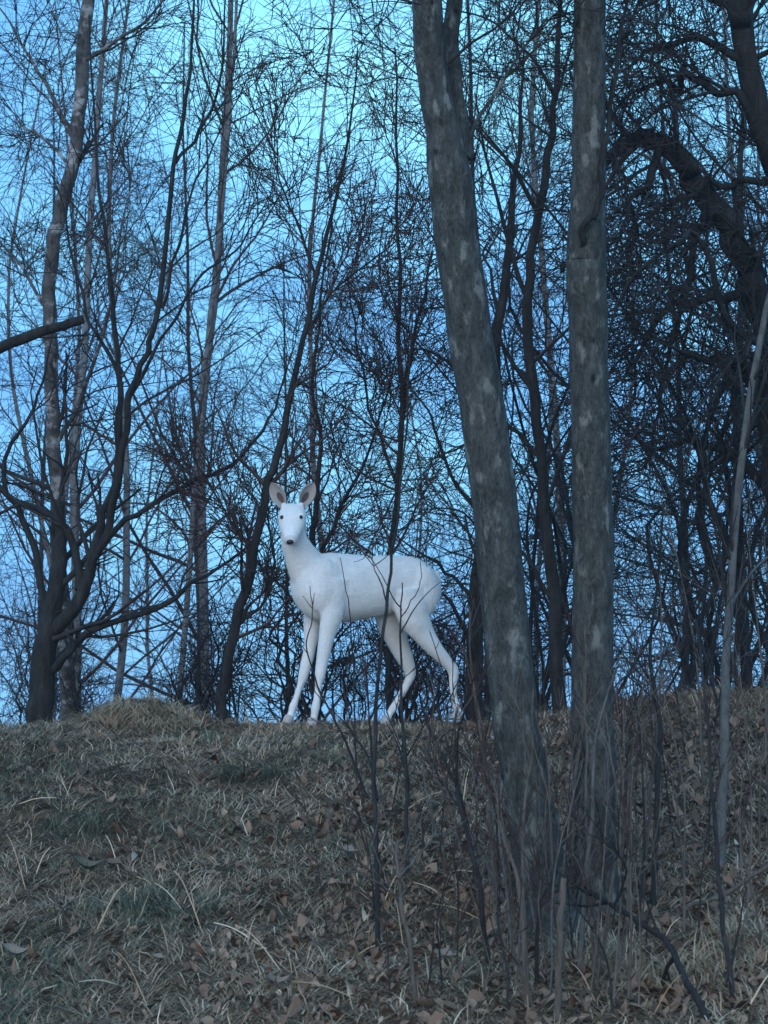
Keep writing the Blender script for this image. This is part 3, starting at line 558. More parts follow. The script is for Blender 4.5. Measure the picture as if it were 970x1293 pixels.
# ---------------------------------------------------------------- grass, litter
def density_pts(n, x0=None, y0=4.7, y1=10.2, accept=None):
    """random points on the bank inside the strip the view covers (a little wider)"""
    out = []
    while sum(len(o) for o in out) < n:
        y = rng.uniform(y0, y1, n*2); x = rng.uniform(-1, 1, n*2)*(y*.185 + .28)
        if accept is not None:
            k = rng.uniform(0, 1, n*2) < accept(x, y); x, y = x[k], y[k]
        out.append(np.stack([x, y], 1))
    return np.concatenate(out)[:n]
def green_f(x, y): return sstep(.0, .55, .5*_vnoise(x, y, .45, 8) + .5*_vnoise(x, y, .18, 9) + .18 - .45*(x + .45) - .35*sstep(8.3, 9.2, y))
def blades(xy, L, wid, elev, bend, tint, n=4):
    """curved tapering blades; elev: start elevation angle (rad)"""
    N = len(xy); az = 5.0*_vnoise(xy[:, 0], xy[:, 1], .16, 41) + 3*_vnoise(xy[:, 0], xy[:, 1], .06, 42) + rng.normal(scale=.7, size=N); dirh = np.stack([np.cos(az), np.sin(az), np.zeros(N)], 1)
    p = np.stack([xy[:, 0], xy[:, 1], gz(xy[:, 0], xy[:, 1]) + .002], 1); el = elev.copy()
    side = np.stack([-np.sin(az), np.cos(az), np.zeros(N)], 1)
    ws = wid[:, None]*np.array([.8, 1., .7, .12])[None, :n]
    slope = .22*dirh[:, 1]
    rows = []
    for k in range(n):
        rows.append(np.stack([p - side*ws[:, k:k + 1]/2, p + side*ws[:, k:k + 1]/2], 1))
        dr = dirh*np.cos(el)[:, None] + np.array([[0, 0, 1.]])*(np.sin(el) + slope*np.cos(el))[:, None]
        p = p + dr*(L/(n - 1))[:, None]; el = el - bend/(n - 1)
        p[:, 2] = np.maximum(p[:, 2], gz(p[:, 0], p[:, 1]) + .004)
        az2 = rng.normal(scale=.25, size=N); c, s = np.cos(az2), np.sin(az2)
        dirh = np.stack([dirh[:, 0]*c - dirh[:, 1]*s, dirh[:, 0]*s + dirh[:, 1]*c, np.zeros(N)], 1)
    V = np.stack(rows, 1).reshape(-1, 3)
    b = np.arange(N)[:, None]*(2*n); i = np.arange(n - 1)[None, :]*2
    q = np.stack([b + i, b + i + 1, b + i + 3, b + i + 2], -1).reshape(-1, 4)
    return V, q, np.repeat(tint, 2*n)
n = 150000
xy = density_pts(n)
V, q, t = blades(xy, rng.uniform(.02, .13, n), rng.uniform(.0010, .0032, n), np.radians(rng.gamma(2.0, 7, n)), rng.uniform(.2, 1.8, n), np.clip(rng.normal(.43, .28, n) + .22*_vnoise(xy[:, 0], xy[:, 1], .3, 43), 0, 1))
tag(link('dry_grass', mesh_np('dry_grass', V, q, attr={'tint': t}), M_DRY), 'matted dry brown grass covering the bank', 'grass', kind='stuff')
n = 11000
xy = density_pts(n, accept=green_f)
V, q, t = blades(xy, rng.uniform(.025, .085, n), rng.uniform(.0016, .0038, n), np.radians(rng.uniform(10, 70, n)), rng.uniform(.3, 1.5, n), np.clip(rng.normal(.5, .25, n), 0, 1))
tag(link('green_grass', mesh_np('green_grass', V, q, attr={'tint': t}), M_GREEN), 'short dark green grass growing in patches through the dry grass', 'grass', kind='stuff')

def leaf_template(w, curl, fold, nx=6, ny=3, seed=0):
    r_ = np.random.default_rng(seed)
    V = []
    for i in range(nx):
        t = i/(nx - 1); hw = w*(math.sin(math.pi*min(.02 + t*.96, 1)**.8))**.8
        hw *= 1 + r_.normal(scale=.12)
        for j in range(ny):
            s = (j/(ny - 1) - .5)*2
            V.append(((t - .5), s*hw, fold*abs(s)*hw + curl*(t - .45)**2 + r_.normal(scale=.018)))
    q = [(i*ny + j, i*ny + j + 1, (i + 1)*ny + j + 1, (i + 1)*ny + j) for i in range(nx - 1) for j in range(ny - 1)]
    return np.array(V), np.array(q)
TEMPL = [leaf_template(.26, .9, .5, seed=1), leaf_template(.33, -.5, .7, seed=2), leaf_template(.22, 1.4, -.5, seed=3), leaf_template(.38, .4, .35, seed=4), leaf_template(.30, -1.1, .9, seed=5)]
def leaf_f(x, y): return .10 + .90*sstep(-.7, .5, x*.9 + .45*_vnoise(x, y, .5, 12) - .28*(y - 7))
Vs, Qs, Ts, off = [], [], [], 0
for k, (tv, tq) in enumerate(TEMPL):
    n = 1800
    xy = density_pts(n, accept=leaf_f)
    az = rng.uniform(0, 6.283, n); S = np.minimum(rng.gamma(3., .006, n) + .008, .05); tx, ty = rng.normal(scale=.5, size=(2, n))
    X, Y, Z = tv[:, 0][None]*S[:, None], tv[:, 1][None]*S[:, None], tv[:, 2][None]*S[:, None]
    Z = Z + X*np.sin(tx)[:, None] + Y*np.sin(ty)[:, None]
    x = xy[:, :1] + X*np.cos(az)[:, None] - Y*np.sin(az)[:, None]; y = xy[:, 1:] + X*np.sin(az)[:, None] + Y*np.cos(az)[:, None]
    z = gz(x, y) + Z - Z.min(1, keepdims=True)*.7 + rng.uniform(0, .008, (n, 1))
    Vs.append(np.stack([x, y, z], -1).reshape(-1, 3)); Qs.append((np.arange(n)[:, None, None]*len(tv) + tq[None]).reshape(-1, 4) + off); off += n*len(tv)
    Ts.append(np.repeat(np.clip(rng.normal(.42, .22, n), 0, 1), len(tv)))
tag(link('leaf_litter', mesh_np('leaf_litter', np.concatenate(Vs), np.concatenate(Qs), attr={'tint': np.concatenate(Ts)}), M_LEAF), 'brown rotting leaf litter spread over the bank', 'leaf litter', kind='stuff')

# single leaves that show largest
lm = []
for k, (tv, tq) in enumerate(TEMPL):
    me = mesh_np('dead_leaf', tv*np.array([1, 1, 1.3]), tq); me.materials.append(M_LEAF1); lm.append(me)
rl = random.Random(5)
n_leaf = 0
while n_leaf < 190:
    py = rl.uniform(960, 1293); px = rl.uniform(0, 970)
    if px < 420 and rl.random() < .6: continue
    b = on_ground(px, py)
    o = link('dead_leaf', lm[rl.randrange(5)]); s = .022 + rl.random()**2*.04
    o.location = b + (0, 0, s*.16 + .004); o.scale = (s, s*rl.uniform(.7, 1.1), s)
    o.rotation_euler = (rl.gauss(.2, .35), rl.gauss(0, .3), rl.uniform(0, 6.28))
    tag(o, ('large' if s > .042 else 'small') + ' curled brown dead leaf ' + where(px, [(420, 'on the grassy bank below the straw mound'), (600, 'in the litter below the deer'), (790, 'around the feet of the grey trunks'), (999, 'in the litter by the pale sapling')]) + (', upper bank' if py < 1100 else ', lower bank'), 'leaf', 'dead leaves on the bank'); n_leaf += 1
for px, py, s, rz, lab in [(562, 1218, .10, .1, 'large pale flat dead leaf lying below the deer near the cut stem'), (345, 1255, .11, .5, 'large tan dead leaf curled upward on the grassy bank'), (440, 1085, .10, .2, 'pale crumpled dead leaf beside the slim dark sapling'), (110, 1108, .14, 0, 'long greyish leaf blade lying flat among green grass'), (20, 1218, .13, -.1, 'pale green blade-like leaf lying in the grass'), (200, 1222, .06, .2, 'small bright pale dead leaf in the grass')]:
    o = link('dead_leaf', lm[3 if s < .11 else 0].copy()); o.location = on_ground(px, py) + (0, 0, .02); o.scale = (s*.6, s*.42, s*.8); o.rotation_euler = (.6, .2, rz)
    mm = M_LEAF1.copy(); rr = [x for x in mm.node_tree.nodes if x.type == 'VALTORGB'][0]
    for el in rr.color_ramp.elements: el.color = (.30, .26, .21, 1) if 'pale' in lab or 'tan' in lab else (.14, .15, .11, 1)
    o.data.materials.clear(); o.data.materials.append(mm); tag(o, lab, 'leaf')
# dry stalks
for k in range(54):
    px = rl.uniform(0, 970); py = rl.uniform(1010, 1290); b = on_ground(px, py)
    L = rl.uniform(.05, .22); a = rl.uniform(0, 6.28); el = rl.uniform(.1, 1.2)
    dv = np.array((math.cos(a)*math.cos(el), math.sin(a)*math.cos(el), math.sin(el) + .2*math.sin(a)*math.cos(el)))
    P = np.array([(0, 0, -.01), dv*L*.5, dv*L*.8 + (0, 0, -.004), dv*L + (math.cos(a)*.008, 0, -.006*L/.1)])
    P[1:, 2] = np.maximum(P[1:, 2], .005)
    v, q = tubes(spline(P, 7)[None], np.linspace(.0019, .0009, 7)[None]*rl.uniform(.8, 1.4), 5)
    o = link('dry_stalk', mesh_np('dry_stalk', v, q, attr={'tint': np.full(len(v), rl.uniform(.6, 1))}), M_DRY, loc=b)
    tag(o, 'thin straw-coloured dead stalk sticking out of the bank', 'stalk', 'dry stalks on the bank')

def tussock(name, label, cx, cy, rx, ry, n, L, el, mat, drift=(0, 0), group=None, h=0.):
    g = float(gz(cx, cy)); a = rng.uniform(0, 6.283, n); r = np.sqrt(rng.uniform(0, 1, n))
    xy = np.stack([cx + r*rx*np.cos(a), cy + r*ry*np.sin(a)], 1)
    V, q, t = blades(xy, rng.uniform(*L, n), rng.uniform(.0014, .0034, n), np.radians(rng.uniform(*el, n)), rng.uniform(.6, 2.0, n), np.clip(rng.normal(.5, .25, n), 0, 1))
    V = V - np.array((cx, cy, g))
    if h:
        hh = np.repeat(h*(1 - r**2), 8); V[:, 2] += hh*1.0
    o = link(name, mesh_np(name, V, q, attr={'tint': t}), mat, loc=(cx, cy, g))
    return tag(o, label, 'grass tuft', group)
tussock('straw_mound', 'rounded mound of matted straw-coloured grass on the crest', MOUND[0], MOUND[1], .26, .22, 5200, (.04, .14), (0, 32), M_MOUND, h=.006)
for px, py, rx, n, lab, mt in [(850, 1235, .16, 700, 'tussock of drooping tan grass under the crooked dead branch', M_MOUND), (955, 1200, .14, 600, 'tussock of tan grass by the pale sapling\'s foot', M_MOUND),
        (760, 1215, .12, 420, 'tuft of rusty dry grass at the upright trunk\'s foot', M_MOUND), (100, 1050, .14, 380, 'dark green grass tuft among dry grass below the straw mound', M_GREEN), (320, 985, .12, 380, 'dark green grass tuft just below the deer\'s front hooves', M_GREEN), (210, 1150, .16, 420, 'dark green grass tuft low on the grassy bank', M_GREEN), (940, 890, .2, 500, 'pale dry grass tuft on the crest by the thicket', M_MOUND)]:
    b = on_ground(px, py); tussock('grass_tussock', lab, b[0], b[1], rx, rx*.8, n, (.06, .18) if mt is M_MOUND else (.05, .12), (8, 60), mt)

# ---------------------------------------------------------------- the white deer
def loft(C, A, Bv, hw, hu, hd, sides=20):
    """rings around centres C with side axis A, up axis Bv; half width hw, up radius hu, down radius hd"""
    a = np.arange(sides)*2*np.pi/sides; ca, sa = np.cos(a), np.sin(a)
    n = len(C); rings = []
    for i in range(n):
        rr = np.where(sa > 0, hu[i], hd[i])
        rings.append(C[i] + A[i]*(hw[i]*ca)[:, None] + Bv[i]*(rr*sa)[:, None])
    V = np.concatenate([np.array([C[0]]), np.concatenate(rings), np.array([C[-1]])])
    F = []
    for j in range(sides): F.append((0, 1 + (j + 1) % sides, 1 + j))
    for i in range(n - 1):
        for j in range(sides):
            a0 = 1 + i*sides + j; a1 = 1 + i*sides + (j + 1) % sides; F.append((a0, a1, a1 + sides, a0 + sides))
    e_ = 1 + (n - 1)*sides
    for j in range(sides): F.append((e_ + j, e_ + (j + 1) % sides, len(V) - 1))
    return V, F
class Blob:
    def __init__(s): s.V, s.F, s.n = [], [], 0
    def add(s, V, F): s.V.append(V); s.F += [tuple(i + s.n for i in f) for f in F]; s.n += len(V)
    def tube(s, pts, rad, sub=6, flat=None):
        pts = np.array(pts, float); m = len(pts); n = (m - 1)*sub + 1
        C = spline(pts, n); t = np.linspace(0, m - 1, n)
        rad = np.array([(r, r) if np.isscalar(r) else r for r in rad], float)
        ra, rb = np.interp(t, np.arange(m), rad[:, 0]), np.interp(t, np.arange(m), rad[:, 1])
        T = norm(np.gradient(C, axis=0)); ref = np.array(flat if flat is not None else (0, 1., 0)); A = norm(ref[None] - T*(T@ref)[:, None]); Bv = np.cross(T, A)
        s.add(*loft(C, A, Bv, ra, rb, rb))
    def ball(s, c, r, axes=None):
        c = np.array(c, float); r = np.array(r if not np.isscalar(r) else (r,)*3, float); ax = np.eye(3) if axes is None else np.array(axes)
        th = np.linspace(.12, math.pi - .12, 9)
        s.add(*loft(np.array([c + ax[2]*(-math.cos(x)*r[2]) for x in th]), np.repeat(ax[0][None], 9, 0), np.repeat(ax[1][None], 9, 0), np.sin(th)*r[0], np.sin(th)*r[1], np.sin(th)*r[1]))
SC = 300.0                                              # photo pixels per metre at the deer's distance
DEER_D = F_PX/SC
YAW = math.radians(27); fw = np.array((-math.cos(YAW), -math.sin(YAW), 0)); lf = np.array((math.sin(YAW), -math.cos(YAW), 0)); UP = np.array((0, 0, 1.))
def B(s, w, z): return fw*s + lf*w + UP*z
def PX(px, py, w): # photo pixel + lateral offset -> deer space
    X = (px - 460)/SC; s = (X - lf[0]*w)/fw[0]; return B(s, w, (910 - py)/SC)
bl = Blob()
# torso
T_ = [(.325, .585, .03, .04, .05), (.315, .575, .055, .075, .08), (.285, .565, .078, .115, .115), (.235, .55, .095, .145, .132), (.16, .55, .108, .150, .145), (.06, .555, .110, .140, .140), (-.05, .56, .110, .136, .128), (-.15, .57, .104, .130, .112), (-.23, .575, .100, .124, .105), (-.28, .57, .092, .106, .105), (-.318, .562, .074, .080, .085), (-.345, .557, .046, .05, .055)]
C = np.array([B(s, 0, z) for s, z, *_ in T_]); n = len(T_); N = 45; tt = np.linspace(0, n - 1, N)
prof = np.array([t[2:] for t in T_]); pi_ = np.array([np.interp(tt, np.arange(n), prof[:, k]) for k in range(3)])
bl.add(*loft(spline(C, N), np.repeat(lf[None], N, 0), np.repeat(UP[None], N, 0), *pi_, sides=28))
# shoulders, haunches
for w in (.065, -.065):
    bl.ball(B(.205, w, .545), (.05, .12, .085), [lf, UP, fw])
    bl.ball(B(-.235, w*.92, .545), (.055, .12, .088), [lf, UP, fw])
# neck and head
hp = np.array(((371 - 460)/SC, -.19, (910 - 660)/SC))
neck = [B(.19, 0, .58), B(.255, 0, .625), B(.30, 0, .69), hp + (.006, .040, -.085), hp + (.004, .028, -.03), hp + (.002, .012, .015)]
bl.tube(neck, [(.080, .105), (.066, .09), (.055, .071), (.050, .057), (.048, .050), (.042, .042)], flat=lf)
ha = norm(np.array((-.03, -.74, -.67))); hs = np.array((1., -.04, 0.)); hs = norm(hs - ha*(hs@ha)); hu = np.cross(hs, ha); hu = hu if hu[2] > 0 else -hu
def H(f, s, u): return hp + ha*f + hs*s + hu*u
HD = [(-.075, .0, .025, .022, .03), (-.06, .005, .048, .036, .045), (-.03, .008, .062, .045, .055), (.0, .006, .0655, .046, .064), (.03, .0, .062, .042, .066), (.06, -.006, .053, .036, .058), (.09, -.011, .042, .030, .046), (.115, -.014, .034, .0265, .036), (.135, -.016, .0285, .023, .027), (.148, -.018, .018, .015, .018)]
HD = [(f*.96, u*.92, w*.90, a*.92, b*.92) for f, u, w, a, b in HD]
C = np.array([H(f, 0, u) for f, u, *_ in HD]); n = len(HD); N = 37; tt = np.linspace(0, n - 1, N); prof = np.array([t[2:] for t in HD])
pi_ = np.array([np.interp(tt, np.arange(n), prof[:, k]) for k in range(3)])
bl.add(*loft(spline(C, N), np.repeat(hs[None], N, 0), np.repeat(hu[None], N, 0), *pi_, sides=28))
for s_ in (1, -1):
    bl.ball(H(.012, s_*.041, .022), (.013, .016, .024), [hs, hu, ha])      # brow
    bl.tube([H(-.045, s_*.034, .030), H(-.052, s_*.040, .042)], [.016, .009], 4)  # ear root
# legs: (px, py, lateral offset, radius in the body plane, radius sideways)
def leg(pts):
    P = [PX(a, b, w) + (fw*f if f else 0) for a, b, w, f, *_ in pts]; bl.tube(P, [(r2*(.93 if r1 < .03 else 1), r1*(.90 if r1 < .03 else 1)) for *_, r1, r2 in pts], 6, flat=lf)
    return P
Lf = leg([(424, 735, .072, 0, .070, .045), (420, 775, .076, 0, .050, .038), (413, 812, .076, 0, .031, .027), (408, 840, .075, 0, .0265, .025), (406, 854, .075, 0, .0245, .023), (404, 866, .075, 0, .0165, .0155), (402, 884, .075, 0, .0155, .015), (400.5, 894, .075, 0, .0205, .019), (399.5, 903, .075, 0, .0165, .0165), (398.5, 909, .075, 0, .020, .020)])
Rf = leg([(399, 740, -.07, 0, .065, .045), (396, 785, -.074, 0, .043, .035), (392, 818, -.075, 0, .029, .026), (386.5, 843, -.075, 0, .0255, .024), (383.5, 856, -.075, 0, .0235, .022), (379.5, 868, -.075, 0, .016, .015), (374.5, 884, -.075, 0, .0155, .015), (371.5, 892, -.075, 0, .0205, .019), (369.5, 900, -.075, 0, .0165, .0165), (367.5, 906, -.075, 0, .020, .020)])
Lh = leg([(514, 745, .068, 0, .092, .056), (521, 775, .076, 0, .074, .047), (535, 800, .078, 0, .050, .036), (552, 822, .077, 0, .034, .027), (567, 838, .076, 0, .0275, .0235), (573.5, 848, .075, 0, .0275, .023), (573, 862, .075, 0, .0185, .017), (574, 880, .075, 0, .0165, .016), (576, 889, .075, 0, .0205, .019), (578.5, 896, .075, 0, .0165, .0165), (580, 901, .075, 0, .020, .020)])
Rh = leg([(490, 750, -.06, 0, .09, .056), (495, 785, -.07, 0, .066, .045), (505, 815, -.074, 0, .045, .035), (515, 837, -.075, 0, .031, .027), (519, 850, -.075, 0, .0275, .024), (514, 864, -.075, 0, .019, .0175), (503, 884, -.075, 0, .0165, .016), (497, 894, -.075, 0, .0205, .019), (492, 902, -.075, 0, .0165, .0165), (489, 908, -.075, 0, .020, .020)])
# tail stub
bl.ball(B(-.345, 0, .60), (.024, .045, .02), [lf, UP, fw])
me = bpy.data.meshes.new('deer_raw'); V = np.concatenate(bl.V); me.from_pydata(V.tolist(), [], bl.F); me.update()
tmp = bpy.data.objects.new('deer_raw', me); COL.objects.link(tmp)
rm = tmp.modifiers.new('r', 'REMESH'); rm.mode = 'VOXEL'; rm.voxel_size = .0055; rm.use_smooth_shade = True
sm = tmp.modifiers.new('s', 'SMOOTH'); sm.factor = .5; sm.iterations = 8
dg = bpy.context.evaluated_depsgraph_get(); body = bpy.data.meshes.new_from_object(tmp.evaluated_get(dg)); body.name = 'body'
bpy.data.objects.remove(tmp)
bv = np.empty(len(body.vertices)*3, np.float32); body.vertices.foreach_get('co', bv); bv = bv.reshape(-1, 3)
bn = np.empty(len(body.vertices)*3, np.float32); body.vertices.foreach_get('normal', bn); bn = bn.reshape(-1, 3)
_a = bv@fw; mus = _vnoise(_a*1.0 + bv[:, 1], bv[:, 2] + .4*_a, .075, 31)*.0035 + _vnoise(_a + bv[:, 1]*.7, bv[:, 2], .03, 32)*.0012 + _vnoise(_a*3, bv[:, 2], .02, 33)*.0006
mus *= np.where(bv[:, 2] > .74, .25, np.where(bv[:, 2] < .36, .5, 1))
bv += bn*mus[:, None]; body.vertices.foreach_set('co', bv.ravel()); body.update()
def fur_mat(name, c0, c1):
    m, n, l, b = new_mat(name); b.inputs['Roughness'].default_value = .85; b.inputs['Specular IOR Level'].default_value = .15
    b.inputs['Sheen Weight'].default_value = .25; b.inputs['Sheen Roughness'].default_value = .5
    tc = n.new('ShaderNodeTexCoord'); mp = n.new('ShaderNodeMapping'); mp.inputs['Scale'].default_value = (22, 60, 60); mp.inputs['Rotation'].default_value = (0, .35, YAW); l.new(tc.outputs['Object'], mp.inputs[0])
    no = n.new('ShaderNodeTexNoise'); no.inputs['Scale'].default_value = 3.0; no.inputs['Detail'].default_value = 6; no.inputs['Roughness'].default_value = .7; l.new(mp.outputs[0], no.inputs['Vector'])
    n2 = n.new('ShaderNodeTexNoise'); n2.inputs['Scale'].default_value = 7; n2.inputs['Detail'].default_value = 4; l.new(tc.outputs['Object'], n2.inputs['Vector'])
    ad = n.new('ShaderNodeMath'); ad.operation = 'ADD'; ad.use_clamp = False; l.new(no.outputs['Fac'], ad.inputs[0]); l.new(n2.outputs['Fac'], ad.inputs[1])
    hv = n.new('ShaderNodeMath'); hv.operation = 'MULTIPLY'; hv.inputs[1].default_value = .5; l.new(ad.outputs[0], hv.inputs[0])
    r = ramp(n, [(.3, c0), (.65, c1)]); l.new(hv.outputs[0], r.inputs[0]); l.new(r.outputs[0], b.inputs['Base Color'])
    bp = n.new('ShaderNodeBump'); bp.inputs['Strength'].default_value = .25; bp.inputs['Distance'].default_value = .004; l.new(no.outputs['Fac'], bp.inputs['Height']); l.new(bp.outputs[0], b.inputs['Normal'])
    return m
M_FUR = fur_mat('white_fur', (.60, .575, .54), (.83, .825, .81))
M_EARIN = fur_mat('inner_ear', (.07, .055, .05), (.15, .12, .11)); M_EAR = fur_mat('ear_fur', (.28, .25, .235), (.44, .41, .39))  # ear fur greyer than the coat: backlit shade put into its colour
M_MUZ = fur_mat('muzzle_skin', (.50, .45, .43), (.68, .64, .62))
def plain(name, c, rough, spec=.5):
    m, n, l, b = new_mat(name); b.inputs['Base Color'].default_value = (*c, 1); b.inputs['Roughness'].default_value = rough; b.inputs['Specular IOR Level'].default_value = spec
    tc = n.new('ShaderNodeTexCoord'); no = n.new('ShaderNodeTexNoise'); no.inputs['Scale'].default_value = 90; l.new(tc.outputs['Object'], no.inputs['Vector'])
    bp = n.new('ShaderNodeBump'); bp.inputs['Strength'].default_value = .1; bp.inputs['Distance'].default_value = .002; l.new(no.outputs['Fac'], bp.inputs['Height']); l.new(bp.outputs[0], b.inputs['Normal'])
    return m
M_EYE = plain('eye', (.006, .006, .008), .12); M_NOSE = plain('nose', (.012, .011, .012), .4); M_HOOF = plain('hoof', (.42, .40, .38), .6)
cx = (460 - W_PX/2)/SC
deer_z = float(at(460, 910, DEER_D)[2])
deer = thing('deer', 'white roe deer standing side-on on the crest with its head turned to the viewer', 'deer', (cx, DEER_D, deer_z))
link('body', body, M_FUR, deer)
def blob_obj(name, build, mat, parent=deer, vox=.0022, it=3):
    b_ = Blob(); build(b_); me = bpy.data.meshes.new(name); me.from_pydata(np.concatenate(b_.V).tolist(), [], b_.F); me.update()
    for p in me.polygons: p.use_smooth = True
    return link(name, me, mat, parent)
# ears: cupped leaf shells with thickness
def ear(sd, tilt, turn):
    nu, nv = 14, 11; outer, inner = [], []
    L, Wd = .114, .0335
    ex = norm(hs*sd*math.cos(tilt) + np.array((0, 0, 0)) - UP*math.sin(tilt)*sd*0 )
    up = norm(UP*math.cos(tilt) + hs*sd*math.sin(tilt) + np.array((0, .12, 0)))
    side = norm(np.cross(np.array((0, -1., 0)), up)); fr = norm(np.cross(up, side))       # fr faces the viewer
    if fr[1] > 0: fr = -fr
    fr2 = norm(fr*math.cos(turn) + side*math.sin(turn)); sid2 = norm(np.cross(up, fr2))
    o0 = H(-.045, sd*.037, .026)
    for layer, arr in ((0, outer), (1, inner)):
        for i in range(nu):
            t = i/(nu - 1); w = Wd*(.30 + .70*math.sin(math.pi*(t*.80 + .12))**.9) if t < .97 else Wd*.26
            w = Wd*np.interp(t, [0, .15, .35, .6, .8, .92, 1], [.42, .66, .96, 1., .74, .40, .03])
            for j in range(nv):
                s = (j/(nv - 1) - .5)*2; k = 1 - .12*layer
                dep = np.interp(t, [0, .3, .7, 1], [.030, .026, .016, .004])
                p = o0 + up*(L*t*(1 if not layer else .97) + .002*layer) + sid2*(w*s*k) - fr2*(dep*(1 - s*s)) + fr2*(.0035*layer + .012*t*t)
                arr.append(p)
    q = []
    for b0, flip in ((0, 0), (nu*nv, 1)):
        for i in range(nu - 1):
            for j in range(nv - 1):
                a = b0 + i*nv + j; f = (a, a + 1, a + nv + 1, a + nv); q.append(f[::-1] if flip else f)
    Nn = nu*nv
    for i in range(nu - 1):
        q.append((i*nv, (i + 1)*nv, Nn + (i + 1)*nv, Nn + i*nv)); q.append((i*nv + nv - 1, Nn + i*nv + nv - 1, Nn + (i + 1)*nv + nv - 1, (i + 1)*nv + nv - 1))
    for j in range(nv - 1): q.append(((nu - 1)*nv + j, (nu - 1)*nv + j + 1, Nn + (nu - 1)*nv + j + 1, Nn + (nu - 1)*nv + j))
    me = mesh_np('ear', np.array(outer + inner), np.array(q)); e_ = link('ear', me, M_EAR, deer)
    # dark oval sheet in the cup, its colour painting the hollow's shade
    V2, Q2 = [], []; nr, na = 4, 14
    for i in range(nr):
        for j in range(na):
            r_ = (i + .15)/(nr - .85); th = j*2*math.pi/na; t = .40 + .22*r_*math.sin(th); s = .40*r_*math.cos(th)
            w = Wd*np.interp(t, [0, .15, .35, .6, .8, .92, 1], [.42, .66, .96, 1., .74, .40, .03])*.88; dep = np.interp(t, [0, .3, .7, 1], [.030, .026, .016, .004])
            V2.append(o0 + up*(L*t*.97 + .002) + sid2*(w*s) - fr2*(dep*(1 - (s/1.0)**2)) + fr2*(.0055 + .012*t*t))
    for i in range(nr - 1):
        for j in range(na): Q2.append((i*na + j, i*na + (j + 1) % na, (i + 1)*na + (j + 1) % na, (i + 1)*na + j))
    link('inner_ear', mesh_np('inner_ear', np.array(V2), np.array(Q2)), M_EARIN, e_)
ear(-1, math.radians(25), .3); ear(1, math.radians(25), -.3)
for s_ in (1, -1):
    link_ = blob_obj('eye', lambda b_: b_.ball(H(.028, s_*.0395, .0285), (.0078, .0085, .0098), [hs, hu, ha]), M_EYE)
mz = blob_obj('muzzle', lambda b_: b_.ball(H(.128, 0, -.013), (.0280, .0225, .0215), [hs, hu, ha]), M_MUZ)
blob_obj('nose', lambda b_: b_.ball(H(.1445, 0, -.010), (.0150, .0115, .0110), [hs, hu, ha]), M_NOSE, mz)
for leg_p in (Lf, Rf, Lh, Rh):
    f = leg_p[-1]
    def hoof(b_):
        for s_ in (1, -1):
            b_.tube([f + lf*s_*.009 + UP*.006, f + lf*s_*.010 + fw*.009 + UP*(-.011), f + lf*s_*.010 + fw*.017 + UP*(-.024)], [(.0105, .016), (.011, .0175), (.009, .013)], 4, flat=lf)
    blob_obj('hoof', hoof, M_HOOF)

# short coat: fine hairs lying back along the body
bm_v = np.empty(len(body.vertices)*3, np.float32); body.vertices.foreach_get('co', bm_v); bm_v = bm_v.reshape(-1, 3)
bm_n = np.empty(len(body.vertices)*3, np.float32); body.vertices.foreach_get('normal', bm_n); bm_n = bm_n.reshape(-1, 3)
nh = 120000
k = rng.integers(0, len(bm_v), nh); p = bm_v[k] + rng.normal(scale=.0018, size=(nh, 3)); nn = bm_n[k]
flow = np.repeat(norm(-fw*.8 - UP*.6)[None], nh, 0); headz = p[:, 2] > .74; flow[headz] = norm(-ha*.7 - UP*.5 + 0*ha); lowz = p[:, 2] < .38; flow[lowz] = (0, 0, -1)
fl = norm(flow - nn*(flow*nn).sum(1, keepdims=True) + rng.normal(scale=.18, size=(nh, 3)))
hl = np.where(lowz, .006, np.where(headz, .005, .009))*rng.uniform(.6, 1.2, nh)
d_ = norm(fl + nn*.2); sd_ = norm(np.cross(d_, nn))*.0006
p = p - nn*.001
V = np.stack([p - sd_, p + sd_, p + d_*hl[:, None]], 1).reshape(-1, 3)
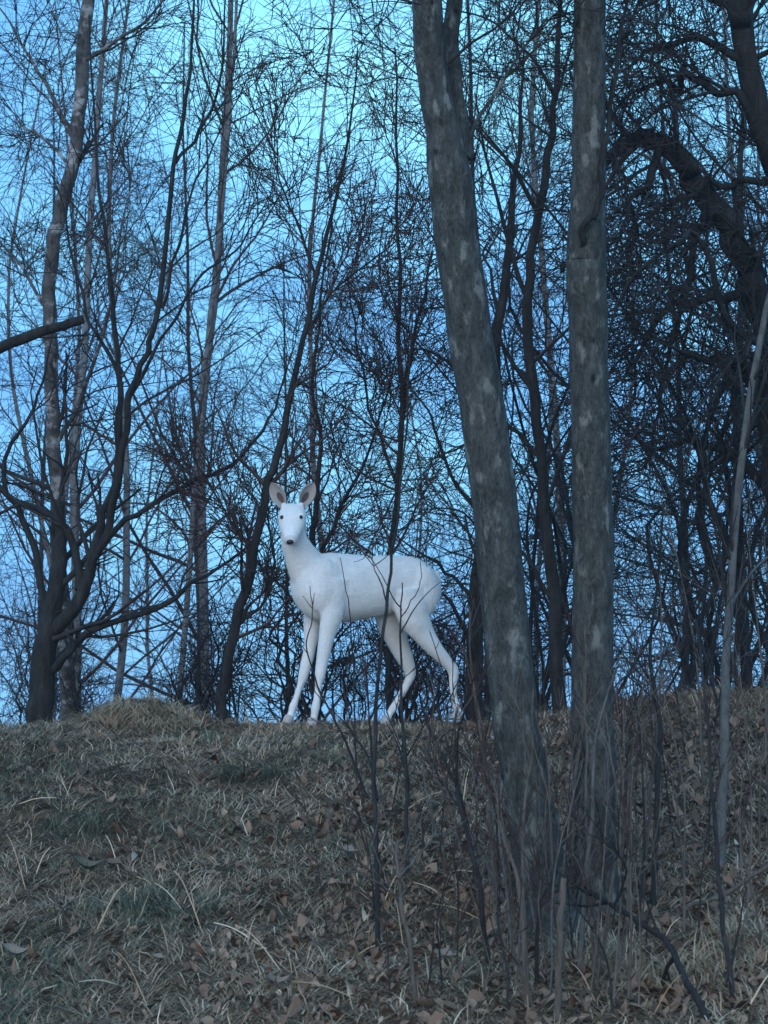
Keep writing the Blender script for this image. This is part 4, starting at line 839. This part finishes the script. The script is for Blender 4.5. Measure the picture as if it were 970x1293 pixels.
M_COAT = tint_mat('white_coat', [(0, (.42, .385, .34)), (.4, (.70, .68, .65)), (1, (.86, .86, .85))], .8)
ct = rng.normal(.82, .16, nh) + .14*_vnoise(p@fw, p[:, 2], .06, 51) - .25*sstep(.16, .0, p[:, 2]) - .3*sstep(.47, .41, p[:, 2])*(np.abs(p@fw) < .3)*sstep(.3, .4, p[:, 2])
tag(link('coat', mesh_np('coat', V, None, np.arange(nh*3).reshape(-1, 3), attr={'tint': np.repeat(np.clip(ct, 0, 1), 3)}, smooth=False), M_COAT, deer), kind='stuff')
# dry blades standing round the hooves
fxy = np.concatenate([np.array((cx, DEER_D))[None] + lp_[-1][:2][None] + rng.normal(scale=(.05, .035), size=(70, 2)) + np.array((0, -.03)) for lp_ in (Lf, Rf, Lh, Rh)])
n = len(fxy); V, q, t = blades(fxy, rng.uniform(.03, .075, n), rng.uniform(.0012, .003, n), np.radians(rng.uniform(20, 75, n)), rng.uniform(.3, 1.5, n), np.clip(rng.normal(.45, .25, n), 0, 1))
tag(link('dry_grass', mesh_np('dry_grass', V, q, attr={'tint': t}), M_DRY), 'short dry grass blades standing around the deer\'s hooves', 'grass', kind='stuff')

# ---------------------------------------------------------------- evening haze
hz = bpy.data.meshes.new('haze'); bmh = bmesh.new(); bmesh.ops.create_cube(bmh, size=1.0); bmh.to_mesh(hz); bmh.free()
hm = bpy.data.materials.new('haze'); hm.use_nodes = True; hn = hm.node_tree.nodes
hn.remove(hn['Principled BSDF']); pv = hn.new('ShaderNodeVolumePrincipled'); pv.inputs['Color'].default_value = (.86, .92, 1., 1); pv.inputs['Density'].default_value = .0017; pv.inputs['Anisotropy'].default_value = .2
hm.node_tree.links.new(pv.outputs[0], [x for x in hn if x.type == 'OUTPUT_MATERIAL'][0].inputs['Volume'])
ho = link('haze', hz, hm); ho.scale = (344, 304, 20); ho.location = (0, 90, 3.4); tag(ho, 'thin bluish evening haze filling the wood', 'haze', kind='stuff')
sc.cycles.volume_bounces = 0
